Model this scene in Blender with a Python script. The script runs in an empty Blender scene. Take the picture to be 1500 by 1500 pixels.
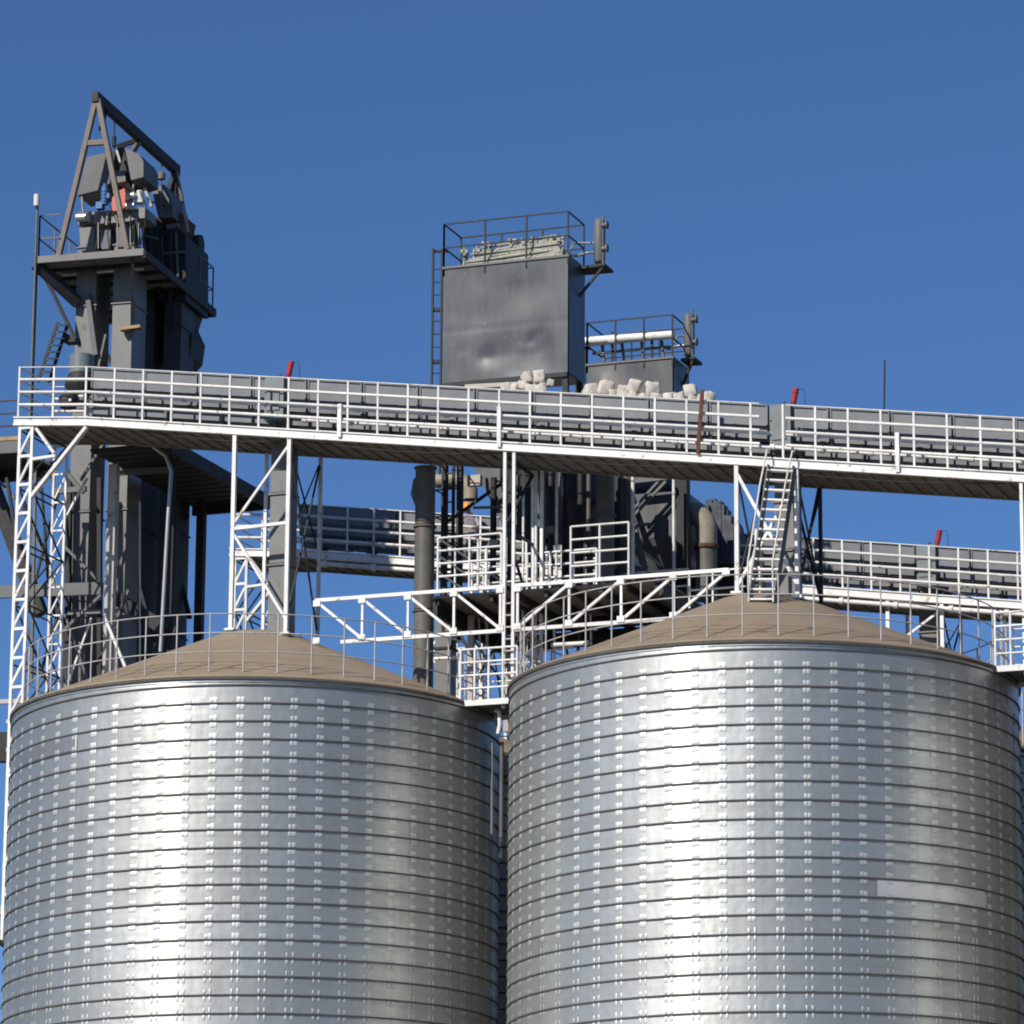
import bpy, math, random
from math import sin, cos, pi, radians, sqrt
from mathutils import Vector as V, Matrix
random.seed(7)
scn = bpy.context.scene
COL = scn.collection

# ------------------------------------------------------------------ camera
# plant grid: X along the conveyor gallery, Y away from the viewer, Z up; metres
F = 6200.0                                   # focal length in pixels of the 1500 px photograph
CAM = V((35.683, -80.804, 1.6)); PITCH, HEAD, ROLL = 0.23964, 0.35495, 0.00711
cd = V((-sin(HEAD) * cos(PITCH), cos(HEAD) * cos(PITCH), sin(PITCH)))
r0 = V((cos(HEAD), sin(HEAD), 0)); u0 = r0.cross(cd)
cr = cos(ROLL) * r0 + sin(ROLL) * u0; cu = cos(ROLL) * u0 - sin(ROLL) * r0
cam = bpy.data.cameras.new('camera'); cam_ob = bpy.data.objects.new('camera', cam); COL.objects.link(cam_ob)
cam.sensor_width = 36; cam.lens = F / 1500 * 36; cam.clip_start = 1; cam.clip_end = 20000
cam_ob.matrix_world = Matrix(((cr.x, cu.x, -cd.x, CAM.x), (cr.y, cu.y, -cd.y, CAM.y), (cr.z, cu.z, -cd.z, CAM.z), (0, 0, 0, 1)))
scn.camera = cam_ob

# ------------------------------------------------------------------ sky, sun, exposure
SUN_EL = radians(36); sh = V((-0.36, -0.933)).normalized()
sun_dir = V((sh.x * cos(SUN_EL), sh.y * cos(SUN_EL), sin(SUN_EL)))
w = bpy.data.worlds.new('World'); scn.world = w; w.use_nodes = True
nt = w.node_tree; bg = nt.nodes['Background']
sky = nt.nodes.new('ShaderNodeTexSky'); sky.sky_type = 'NISHITA'; sky.sun_disc = False
sky.sun_elevation = SUN_EL; sky.sun_rotation = math.atan2(sh.x, sh.y)
sky.altitude = 2500; sky.air_density = 1.0; sky.dust_density = 0.0; sky.ozone_density = 10.0
nt.links.new(sky.outputs[0], bg.inputs[0])
bg.inputs[1].default_value = 0.10
sl = bpy.data.lights.new('sun', 'SUN'); sl.energy = 4.9; sl.angle = radians(0.53); sl.color = (1, 0.94, 0.85)
so = bpy.data.objects.new('sun', sl); COL.objects.link(so)
so.rotation_euler = sun_dir.to_track_quat('Z', 'Y').to_euler()
scn.cycles.pixel_filter_type = 'BLACKMAN_HARRIS'; scn.cycles.filter_width = 1.9
scn.view_settings.view_transform = 'Standard'; scn.view_settings.look = 'None'
scn.view_settings.exposure = 0.0; scn.view_settings.gamma = 1; scn.view_settings.use_curve_mapping = False

# ------------------------------------------------------------------ placing helpers
def ray(px, py): return cd + cr * ((px - 750) / F) - cu * ((py - 750) / F)
def at(px, py, v):                            # point of the photograph on the vertical plane Y = v
    d = ray(px, py); t = (v - CAM.y) / d.y; return CAM + d * t
TO = V((-6.63, 2.0, 0)); TA = radians(5)      # elevator tower grid, turned a little against the gallery
tu = V((cos(TA), sin(TA), 0)); tv = V((-sin(TA), cos(TA), 0))
def att(px, py, v):
    d = ray(px, py); t = (v - (CAM - TO).dot(tv)) / d.dot(tv); return CAM + d * t
def T(a, b, z): return TO + tu * a + tv * b + V((0, 0, z))
Z = V((0, 0, 1)); X = V((1, 0, 0)); Y = V((0, 1, 0))

class MB:
    def __init__(s): s.v = []; s.f = []; s.sm = []
    def add(s, vs, fs, sm=False):
        o = len(s.v); s.v += [V(p) for p in vs]; s.f += [tuple(i + o for i in f) for f in fs]; s.sm += [sm] * len(fs); return s
    def hexa(s, b, t):                        # bottom quad, top quad
        return s.add(list(b) + list(t), [(3, 2, 1, 0), (4, 5, 6, 7), (0, 1, 5, 4), (1, 2, 6, 5), (2, 3, 7, 6), (3, 0, 4, 7)])
    def box(s, c, dx, dy, dz, ax=X, ay=Y, az=Z):
        c = V(c); hx, hy, hz = ax * dx / 2, ay * dy / 2, az * dz / 2
        q = [c - hx - hy, c + hx - hy, c + hx + hy, c - hx + hy]
        return s.hexa([p - hz for p in q], [p + hz for p in q])
    def bar(s, p, q, a, b=None, up=Z):        # rectangular bar, a wide, b high
        p, q = V(p), V(q); b = b or a; d = (q - p).normalized()
        if abs(d.dot(up)) > .98: up = Y if abs(d.y) < .9 else X
        x = d.cross(up).normalized(); y = x.cross(d)
        e = [(-a / 2, -b / 2), (a / 2, -b / 2), (a / 2, b / 2), (-a / 2, b / 2)]
        return s.add([p + x * i + y * j for i, j in e] + [q + x * i + y * j for i, j in e],
                     [(0, 1, 2, 3), (7, 6, 5, 4), (1, 0, 4, 5), (2, 1, 5, 6), (3, 2, 6, 7), (0, 3, 7, 4)])
    def sbar(s, p, q, w, h):                  # sloping bar with upright ends
        p, q = V(p), V(q); y = Y * w / 2; z = Z * h / 2
        return s.hexa([p - y - z, q - y - z, q + y - z, p + y - z], [p - y + z, q - y + z, q + y + z, p + y + z])
    def angle(s, p, q, a, t=.012, up=Z):      # L-section
        p, q = V(p), V(q); d = (q - p).normalized()
        if abs(d.dot(up)) > .98: up = Y
        x = d.cross(up).normalized(); y = x.cross(d)
        e = [(0, 0), (a, 0), (a, t), (t, t), (t, a), (0, a)]
        e = [(i - a / 2, j - a / 2) for i, j in e]; n = 6
        return s.add([p + x * i + y * j for i, j in e] + [q + x * i + y * j for i, j in e],
                     [(5, 4, 3, 2, 1, 0), (6, 7, 8, 9, 10, 11)] + [(i, (i + 1) % n, n + (i + 1) % n, n + i) for i in range(n)])
    def tube(s, p, q, r, n=10, r2=None, cap=True):
        p, q = V(p), V(q); r2 = r if r2 is None else r2; d = (q - p).normalized(); up = Z if abs(d.z) < .95 else X
        x = d.cross(up).normalized(); y = d.cross(x)
        A = [p + (x * cos(2 * pi * i / n) + y * sin(2 * pi * i / n)) * r for i in range(n)]
        B = [q + (x * cos(2 * pi * i / n) + y * sin(2 * pi * i / n)) * r2 for i in range(n)]
        s.add(A + B, [(i, (i + 1) % n, n + (i + 1) % n, n + i) for i in range(n)], True)
        if cap: s.add(A, [tuple(range(n - 1, -1, -1))]); s.add(B, [tuple(range(n))])
        return s
    def path(s, pts, r, n=8, closed=False):
        pts = [V(p) for p in pts]; m = len(pts); R = []; x = None
        for k, p in enumerate(pts):
            a = pts[(k - 1) % m] if (closed or k > 0) else p; b = pts[(k + 1) % m] if (closed or k < m - 1) else p
            d = (b - a).normalized()
            if x is None: x = d.cross(Z if abs(d.z) < .8 else Y).normalized()
            else: x = (x - d * x.dot(d)).normalized()
            y = d.cross(x)
            R += [p + (x * cos(2 * pi * i / n) + y * sin(2 * pi * i / n)) * r for i in range(n)]
        L = m if closed else m - 1
        fs = [(k * n + i, k * n + (i + 1) % n, ((k + 1) % m) * n + (i + 1) % n, ((k + 1) % m) * n + i) for k in range(L) for i in range(n)]
        return s.add(R, fs, True)
    def lathe(s, c, prof, n=24, axis=Z, split=False):
        c = V(c); ax = axis.normalized(); x = ax.cross(X if abs(ax.x) < .9 else Y).normalized(); y = ax.cross(x); R = []
        if split:
            for a, b in zip(prof, prof[1:]): s.lathe_strip(c, a, b, n, ax, x, y)
            return s
        for r, h in prof: R += [c + ax * h + (x * cos(2 * pi * i / n) + y * sin(2 * pi * i / n)) * r for i in range(n)]
        s.add(R, [(k * n + i, k * n + (i + 1) % n, (k + 1) * n + (i + 1) % n, (k + 1) * n + i) for k in range(len(prof) - 1) for i in range(n)], True)
        s.add(R[:n], [tuple(range(n - 1, -1, -1))]); s.add(R[-n:], [tuple(range(n))]); return s
    def lathe_strip(s, c, a, b, n, ax, x, y):
        P = [c + ax * h + (x * cos(2 * pi * i / n) + y * sin(2 * pi * i / n)) * r for r, h in (a, b) for i in range(n)]
        s.add(P, [(i, (i + 1) % n, n + (i + 1) % n, n + i) for i in range(n)], True)
    def prism(s, pts, d):                     # polygon (world points) extruded by vector d
        n = len(pts); pts = [V(p) for p in pts]; d = V(d)
        return s.add(pts + [p + d for p in pts], [tuple(range(n - 1, -1, -1)), tuple(range(n, 2 * n))] + [(i, (i + 1) % n, n + (i + 1) % n, n + i) for i in range(n)])

WO = {}                                       # world origin of every empty / part
def mesh_of(name, mb, mat, org):
    me = bpy.data.meshes.new(name); me.from_pydata([tuple(p - org) for p in mb.v], [], mb.f)
    me.polygons.foreach_set('use_smooth', mb.sm); me.materials.append(mat); me.update(); return me
def fixn(me):
    import bmesh
    bm = bmesh.new(); bm.from_mesh(me); bmesh.ops.recalc_face_normals(bm, faces=bm.faces); bm.to_mesh(me); bm.free()
def part(name, mb, mat, parent, label=None, kind=None, org=None):
    po = WO[parent.name] if parent else V((0, 0, 0)); og = V(org) if org is not None else po
    me = mesh_of(name, mb, mat, og); fixn(me)
    o = bpy.data.objects.new(name, me); COL.objects.link(o); o.parent = parent; o.location = og - po; WO[o.name] = og
    if label: o['label'] = label
    if kind: o['kind'] = kind
    return o
def piece(name, me, parent, loc, rot=None):   # one more alike part that shares mesh data
    o = bpy.data.objects.new(name, me); COL.objects.link(o); o.parent = parent; o.location = V(loc) - WO[parent.name]; WO[o.name] = V(loc)
    if rot: o.rotation_euler = rot
    return o
def thing(name, label, cat, loc, group=None):
    o = bpy.data.objects.new(name, None); o.empty_display_size = .3; COL.objects.link(o); o.location = loc; WO[o.name] = V(loc)
    o['label'] = label; o['category'] = cat
    if group: o['group'] = group
    return o
def copy_tree(o, parent=None, off=None, label=None):
    c = o.copy(); COL.objects.link(c); c.parent = parent
    WO[c.name] = WO[o.name] + (off if off else V((0, 0, 0)))
    if parent is None and off: c.location = o.location + off
    if label: c['label'] = label
    for ch in list(o.children): copy_tree(ch, c, off)
    return c
ORD = ['first', 'second', 'third', 'fourth', 'fifth', 'sixth', 'seventh', 'eighth', 'ninth', 'tenth', 'eleventh', 'twelfth', 'thirteenth',
       'fourteenth', 'fifteenth', 'sixteenth', 'seventeenth', 'eighteenth', 'nineteenth', 'twentieth', 'twenty-first', 'twenty-second', 'twenty-third', 'twenty-fourth']

# ------------------------------------------------------------------ materials
def mat(name, col, rough=.5, metal=0.0, var=.25, scale=3.0, rust=0.0, bump=0.0, dirt=(.10, .07, .05), stretch=(1, 1, 1)):
    m = bpy.data.materials.new(name); m.use_nodes = True; t = m.node_tree; N = t.nodes; L = t.links; b = N['Principled BSDF']
    b.inputs['Roughness'].default_value = rough; b.inputs['Metallic'].default_value = metal; b.inputs['Specular IOR Level'].default_value = .35
    g = N.new('ShaderNodeNewGeometry'); mp = N.new('ShaderNodeMapping'); mp.inputs['Scale'].default_value = stretch
    L.new(g.outputs['Position'], mp.inputs['Vector'])
    n = N.new('ShaderNodeTexNoise'); n.inputs['Scale'].default_value = scale; n.inputs['Detail'].default_value = 6; n.inputs['Roughness'].default_value = .65
    L.new(mp.outputs[0], n.inputs['Vector'])
    r = N.new('ShaderNodeValToRGB'); r.color_ramp.elements[0].position = .3; r.color_ramp.elements[1].position = .7
    c = V(col); r.color_ramp.elements[0].color = (*(c * (1 - var)), 1); r.color_ramp.elements[1].color = (*(c * (1 + var * .5)), 1)
    L.new(n.outputs['Fac'], r.inputs['Fac']); out = r.outputs['Color']
    if rust:
        n2 = N.new('ShaderNodeTexNoise'); n2.inputs['Scale'].default_value = scale * 2.3; n2.inputs['Detail'].default_value = 8
        L.new(g.outputs['Position'], n2.inputs['Vector'])
        r2 = N.new('ShaderNodeValToRGB'); r2.color_ramp.elements[0].position = .66 - rust * .3; r2.color_ramp.elements[1].position = .74 - rust * .25
        mx = N.new('ShaderNodeMix'); mx.data_type = 'RGBA'; L.new(n2.outputs['Fac'], r2.inputs['Fac']); L.new(r2.outputs['Color'], mx.inputs['Factor'])
        L.new(out, mx.inputs['A']); mx.inputs['B'].default_value = (*dirt, 1); out = mx.outputs['Result']
    oi = N.new('ShaderNodeObjectInfo'); mr = N.new('ShaderNodeMapRange'); mr.inputs['To Min'].default_value = .88; mr.inputs['To Max'].default_value = 1.06; L.new(oi.outputs['Random'], mr.inputs['Value'])
    hv = N.new('ShaderNodeHueSaturation'); L.new(mr.outputs[0], hv.inputs['Value']); L.new(out, hv.inputs['Color']); L.new(hv.outputs[0], b.inputs['Base Color'])
    if bump:
        bp = N.new('ShaderNodeBump'); bp.inputs['Strength'].default_value = bump; bp.inputs['Distance'].default_value = .02
        L.new(n.outputs['Fac'], bp.inputs['Height']); L.new(bp.outputs[0], b.inputs['Normal'])
    return m
WHITE = mat('white_paint', (.78, .77, .74), .45, var=.14, scale=2.5, rust=.22, dirt=(.42, .36, .30))
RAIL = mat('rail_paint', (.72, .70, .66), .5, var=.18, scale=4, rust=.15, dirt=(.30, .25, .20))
CASE = mat('conveyor_grey_paint', (.165, .176, .19), .42, var=.22, scale=2.0, rust=.06, dirt=(.2, .17, .14))
GREY = mat('machine_grey_paint', (.135, .138, .14), .55, var=.22, scale=2.0, rust=.06, dirt=(.16, .12, .09))
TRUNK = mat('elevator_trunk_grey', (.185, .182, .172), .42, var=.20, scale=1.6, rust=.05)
DARK = mat('dark_steel', (.030, .030, .031), .65, var=.3, scale=3, rust=.08, dirt=(.09, .055, .035))
ROOFRAIL = mat('dull_roof_rail', (.46, .45, .43), .6, var=.2, scale=4, rust=.15, dirt=(.25, .2, .15))
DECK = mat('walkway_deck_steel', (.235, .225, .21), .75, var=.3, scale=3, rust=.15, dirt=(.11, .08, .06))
BROWN = mat('gantry_brown_steel', (.17, .14, .115), .55, var=.25, scale=3, rust=.2, dirt=(.13, .07, .04))
RUST = mat('rusty_steel', (.12, .05, .03), .8, var=.4, scale=6)
ROOF = mat('dusty_tan_roof_sheet', (.275, .215, .152), .62, var=.16, scale=1.1, rust=.10, dirt=(.22, .13, .07), bump=.12)
DUCT = mat('dusty_beige_duct', (.30, .27, .21), .55, var=.2, scale=4, rust=.1, dirt=(.22, .13, .08))
PIPE = mat('weathered_olive_pipe', (.13, .125, .11), .5, var=.3, scale=3, rust=.15, dirt=(.16, .08, .05))
TAN = mat('tan_painted_column', (.44, .40, .35), .5, var=.15, scale=2, rust=.1, dirt=(.25, .17, .11))
STONE = mat('pale_stone_block', (.60, .55, .48), .85, var=.32, scale=8, bump=1.0)
OCHRE = mat('ochre_edge', (.40, .27, .13), .6)
RED = mat('red_motor_paint', (.40, .03, .035), .4, var=.2)
ORANGE = mat('orange_red_guard', (.58, .13, .08), .45, var=.15)
BLUE = mat('blue_motor_paint', (.055, .16, .36), .4, var=.2)
NAVY = mat('dark_blue_paint', (.02, .035, .07), .45)
BARE = mat('bare_light_metal', (.55, .54, .52), .35, metal=.6, var=.15)
SHADE = mat('shaded_rear_grey', (.055, .056, .06), .6, var=.3, scale=2)  # shade on the rear elevator painted in as a darker grey
GREEN = mat('grey_green_drum', (.17, .20, .20), .45, var=.15)
CLOTH = mat('grey_cotton', (.36, .34, .37), .9, var=.2, scale=8, bump=.3)
TROUS = mat('dark_trousers', (.035, .035, .05), .9, var=.2, scale=8)
SKIN = mat('skin', (.42, .25, .18), .6, var=.1)
HELM = mat('orange_helmet', (.85, .33, .02), .35, var=.08)
FANC = mat('mottled_blue_grey', (.085, .095, .115), .75, var=.5, scale=5)
DUSTY = mat('dusty_clutter', (.38, .37, .31), .8, var=.35, scale=7, rust=.3, dirt=(.2, .2, .13), bump=.4)

def silo_metal(name, base, rough, aniso, dent, sharp=0):
    m = bpy.data.materials.new(name); m.use_nodes = True; t = m.node_tree; N = t.nodes; L = t.links; b = N['Principled BSDF']
    b.inputs['Metallic'].default_value = .86; b.inputs['Anisotropic'].default_value = aniso; b.inputs['Anisotropic Rotation'].default_value = .25
    tg = N.new('ShaderNodeTangent'); tg.direction_type = 'RADIAL'; tg.axis = 'Z'; L.new(tg.outputs[0], b.inputs['Tangent'])
    g = N.new('ShaderNodeNewGeometry'); oi = N.new('ShaderNodeObjectInfo')
    def noise(sc, stretch, det, rg=.55):
        mp = N.new('ShaderNodeMapping'); mp.inputs['Scale'].default_value = stretch; L.new(g.outputs['Position'], mp.inputs['Vector'])
        n = N.new('ShaderNodeTexNoise'); n.inputs['Scale'].default_value = sc; n.inputs['Detail'].default_value = det; n.inputs['Roughness'].default_value = rg
        L.new(mp.outputs[0], n.inputs['Vector']); return n.outputs['Fac']
    def madd(x, k, y):
        q = N.new('ShaderNodeMath'); q.operation = 'MULTIPLY_ADD'; L.new(x, q.inputs[0]); q.inputs[1].default_value = k
        if isinstance(y, float): q.inputs[2].default_value = y
        else: L.new(y, q.inputs[2])
        return q.outputs[0]
    brushed = noise(1, (.35, .35, 9), 5); blotch = noise(1, (1.3, 1.3, .7), 7); streak = noise(1, (7, 7, .22), 4, .7); dents = noise(1.7, (1, 1, 1), 2); wav = noise(4.5, (1, 1, .6), 2)
    vo = N.new('ShaderNodeTexVoronoi'); vo.inputs['Scale'].default_value = 28; L.new(g.outputs['Position'], vo.inputs['Vector'])
    a = madd(brushed, .26, madd(blotch, .34, madd(oi.outputs['Random'], .14, madd(streak, .22, madd(vo.outputs['Distance'], .08, 0.0)))))
    r = N.new('ShaderNodeValToRGB'); L.new(a, r.inputs['Fac'])
    r.color_ramp.elements[0].position = .30; r.color_ramp.elements[0].color = (base * .66, base * .665, base * .625, 1)
    r.color_ramp.elements[1].position = .68; r.color_ramp.elements[1].color = (base * .98, base, base * .955, 1)
    L.new(r.outputs['Color'], b.inputs['Base Color'])
    q = N.new('ShaderNodeMapRange'); q.inputs['From Min'].default_value = .3; q.inputs['From Max'].default_value = .68
    q.inputs['To Min'].default_value = rough + .10; q.inputs['To Max'].default_value = rough - .06; L.new(a, q.inputs['Value']); L.new(q.outputs[0], b.inputs['Roughness'])
    bp = N.new('ShaderNodeBump'); bp.inputs['Strength'].default_value = dent; bp.inputs['Distance'].default_value = .02; L.new(madd(wav, .25, dents), bp.inputs['Height'])
    L.new(bp.outputs[0], b.inputs['Normal'])
    if sharp:
        c = N.new('ShaderNodeBsdfPrincipled'); c.inputs['Metallic'].default_value = 1; c.inputs['Roughness'].default_value = .31
        c.inputs['Anisotropic'].default_value = .9; c.inputs['Anisotropic Rotation'].default_value = .25; L.new(tg.outputs[0], c.inputs['Tangent'])
        L.new(r.outputs['Color'], c.inputs['Base Color']); L.new(bp.outputs[0], c.inputs['Normal'])
        mx = N.new('ShaderNodeMixShader'); mx.inputs[0].default_value = sharp; L.new(b.outputs[0], mx.inputs[1]); L.new(c.outputs[0], mx.inputs[2])
        L.new(mx.outputs[0], N['Material Output'].inputs['Surface'])
    return m
STEEL = silo_metal('galvanised_sheet', .635, .62, .35, .8, .22)
CLIP = silo_metal('bright_clip_metal', .74, .60, 0, .05)
SEAM = mat('seam_shade_and_roof_edge', (.10, .094, .088), .7, var=.25)  # shadow line of the seams painted in dark; roof edge shares it
PATCH2 = mat('dull_sheet', (.42, .40, .37), .5, metal=.85, var=.12, scale=2)
PATCH = mat('newer_sheet', (.74, .71, .68), .5, metal=.6, var=.12, scale=2)

# ------------------------------------------------------------------ ground
gm = MB(); gm.add([(-6000, -6000, 0), (6000, -6000, 0), (6000, 6000, 0), (-6000, 6000, 0)], [(0, 1, 2, 3)])
GR = mat('dusty_yard', (.095, .095, .075), .9, var=.2, scale=.05)
ground = part('ground', gm, GR, None, kind='structure'); ground['label'] = 'dusty yard ground around the silos'

# ------------------------------------------------------------------ silos
R, H, P = 5.15, 18.45, 0.365
APEX = 2.22
def roof_z(r): return H + .05 + APEX * (1 - min(max(r, .75), R) / R)
SEG = 240; TOPZ = H - .20 - .75 * P            # start height of the last, cut-off turn of the strip
def rad_at(i): t = ((i / SEG * 60 - .37) % 1.0) * 2 - 1; return R - .0062 * (1 - t * t)     # sheets pulled a little flat between the clips
def band_mesh(top=False):
    me = bpy.data.meshes.new('wall_band'); vs = []; fs = []; mi = []; sm = []
    for prof, m_, smo in (([(0, .002), (.026, .004), (.026, .029), (.0, .037)], 1, False), ([(0, .034), (0, .20), (0, .366)], 0, True)):
        n = len(prof); o = len(vs)
        for i in range(SEG + 1):
            a = 2 * pi * i / SEG
            for dr, z in prof:
                zz = z + P * i / SEG
                if top: zz = min(zz, H - .01 - TOPZ)
                vs.append(((rad_at(i) + dr) * cos(a), (rad_at(i) + dr) * sin(a), zz))
        for i in range(SEG):
            for k in range(n - 1):
                fs.append((o + i * n + k, o + (i + 1) * n + k, o + (i + 1) * n + k + 1, o + i * n + k + 1)); mi.append(m_); sm.append(smo)
    me.from_pydata(vs, [], fs); me.materials.append(STEEL); me.materials.append(SEAM)
    me.polygons.foreach_set('material_index', mi); me.polygons.foreach_set('use_smooth', sm); me.update(); return me
def clip_mesh(half, wid):
    mb = MB(); n = 60; rnd = random.Random(3)
    for i in range(n):
        a0 = 2 * pi * (i + .37) / n
        for sgn in (-1, 1):
            for zc in (.086, -.054):
                a = a0 + sgn * half / R + rnd.uniform(-.0008, .0008); z = zc + P * a / (2 * pi) + rnd.uniform(-.004, .004)
                h = .050 * rnd.uniform(.8, 1.15); ww = wid * rnd.uniform(.85, 1.15); C = []
                for j in range(4):
                    for k in range(4):
                        s, q = (j / 3 - .5) * 2, (k / 3 - .5) * 2
                        bulge = .002 + .009 * max(0, 1 - .5 * s * s - .5 * q * q)
                        if abs(s) == 1 or abs(q) == 1: bulge = .003
                        C.append(V(((R + bulge) * cos(a + s * ww / R), (R + bulge) * sin(a + s * ww / R), z + q * h)))
                mb.add(C, [(j * 4 + k, j * 4 + 4 + k, j * 4 + 5 + k, j * 4 + 1 + k) for j in range(3) for k in range(3)], True)
    return mesh_of('clip_row', mb, CLIP, V((0, 0, 0)))
BAND = band_mesh(); BAND_TOP = band_mesh(True); CLIP_A = clip_mesh(.036, .042); CLIP_B = clip_mesh(.058, .024)
NP = 45; RR = R - .22
def make_silo(label):
    t = thing('steel_silo', label, 'silo', (0, 0, 0), 'spiral-seamed steel silos')
    nb = int((TOPZ - .3) / P); z0 = TOPZ - nb * P
    for k in range(nb + 1):
        z = z0 + P * k
        b = piece('wall_band', BAND if k < nb else BAND_TOP, t, (0, 0, z))
        if k < nb: c = piece('clip_row', CLIP_A if z > H - 5.7 else CLIP_B, b, (0, 0, z)); c['kind'] = 'stuff'
    mb = MB(); mb.lathe((0, 0, H), [(R - .01, -.10), (R + .012, -.10), (R + .012, 0), (R - .05, 0)], SEG, split=True); part('rim_band', mb, STEEL, t)
    mb = MB(); pr = [(R + .05, -.02), (R + .05, .03)]
    for k in range(8):
        r = R - .05 - (R - 1.0) * k / 7; pr.append((r, roof_z(r) - H))
    pr += [(.72, roof_z(.72) - H - .02), (.4, roof_z(.4) - H + .02)]; mb.lathe((0, 0, H), pr, 96); part('roof', mb, ROOF, t)
    mb = MB(); mb.lathe((0, 0, H), [(R + .0, -.045), (R + .05, -.045), (R + .05, .012), (R - .02, .02)], 96, split=True); part('roof_edge', mb, SEAM, t)
    mb = MB(); mb.lathe((0, 0, 0), [(R - .02, 0), (R - .02, 1.2)], 64); part('base_ring', mb, CASE, t)
    zr = roof_z(RR)
    mb = MB(); mb.tube((0, 0, 0), (0, 0, 1.2), .017, 6); pm = mesh_of('railing_post', mb, ROOFRAIL, V((0, 0, 0)))
    for k in range(NP):
        a = 2 * pi * (k + .3) / NP; piece('railing_post', pm, t, (RR * cos(a), RR * sin(a), zr))
    for h in (.42, .81, 1.2):
        mb = MB(); mb.path([(RR * cos(2 * pi * i / 90), RR * sin(2 * pi * i / 90), zr + h) for i in range(90)], .014, 6, True); part('rail', mb, ROOFRAIL, t)
    return t
LX = 11.1935                                   # silo pitch along the gallery
RV = 11.6                                      # rear row of silos
def patch(silo, cx, px0, px1, py, mt, lab):    # a newer sheet riveted over one band
    def ang(px):
        d = ray(px, py); o = CAM - V((cx, 0, 0)); a = d.x * d.x + d.y * d.y; b = o.x * d.x + o.y * d.y; c = o.x * o.x + o.y * o.y - R * R
        t = (-b - sqrt(max(0, b * b - a * c))) / a; p = o + d * t; return math.atan2(p.y, p.x), p.z
    a0, _ = ang(px0); a1, zz = ang(px1)
    if a0 > a1: a0 -= 2 * pi
    k = round((zz - TOPZ - P * (a1 % (2 * pi)) / (2 * pi) - .18) / P)
    mb = MB(); n = 16; vs = []
    for i in range(n + 1):
        a = a0 + (a1 - a0) * i / n; zb = TOPZ + P * k + P * (a % (2 * pi)) / (2 * pi)
        for rr, z in ((R + .006, .044), (R + .006, .10), (R + .006, .19), (R + .006, .30), (R + .006, .356)): vs.append((cx + rr * cos(a), rr * sin(a), zb + z))
    mb.add(vs, [(i * 5 + j, i * 5 + 5 + j, i * 5 + 6 + j, i * 5 + 1 + j) for i in range(n) for j in range(4)], True)
    part('patch_sheet', mb, mt, silo, lab)
    mb = MB(); p0, p1 = V(vs[-4]), V(vs[-2]); o = V((cos(a1), sin(a1), 0)) * .008; mb.bar(p0 + o, p1 + o, .035, .012, o.normalized()); part('weld_strip', mb, WHITE, silo)
silo_a = make_silo('shiny corrugated steel silo with tan cone roof, left of the front pair')
silo_b = copy_tree(silo_a, None, V((LX, 0, 0)), 'shiny corrugated steel silo under the white stair, right of the front pair')
silo_c = copy_tree(silo_a, None, V((2 * LX, 0, 0)), 'third steel silo of the front row, just past the right edge of the picture')
silo_d = copy_tree(silo_a, None, V((0, RV, 0)), 'steel silo of the back row, glimpsed dark through the gap between the front two')
silo_e = copy_tree(silo_a, None, V((LX, RV, 0)), 'steel silo of the back row behind the right front silo, under the rear gallery')
silo_f = copy_tree(silo_a, None, V((2 * LX, RV, 0)), 'unseen silo added to the back row to darken reflections, past the right edge')  # unseen, added to close the gap whose sky reflected in the right silo
patch(silo_a, 0, 22, 112, 1092, PATCH2, 'dull patch sheet with a white weld line')
patch(silo_b, LX, 1285, 1442, 1310, PATCH, 'newer pale patch sheet with a white weld line')

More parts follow.
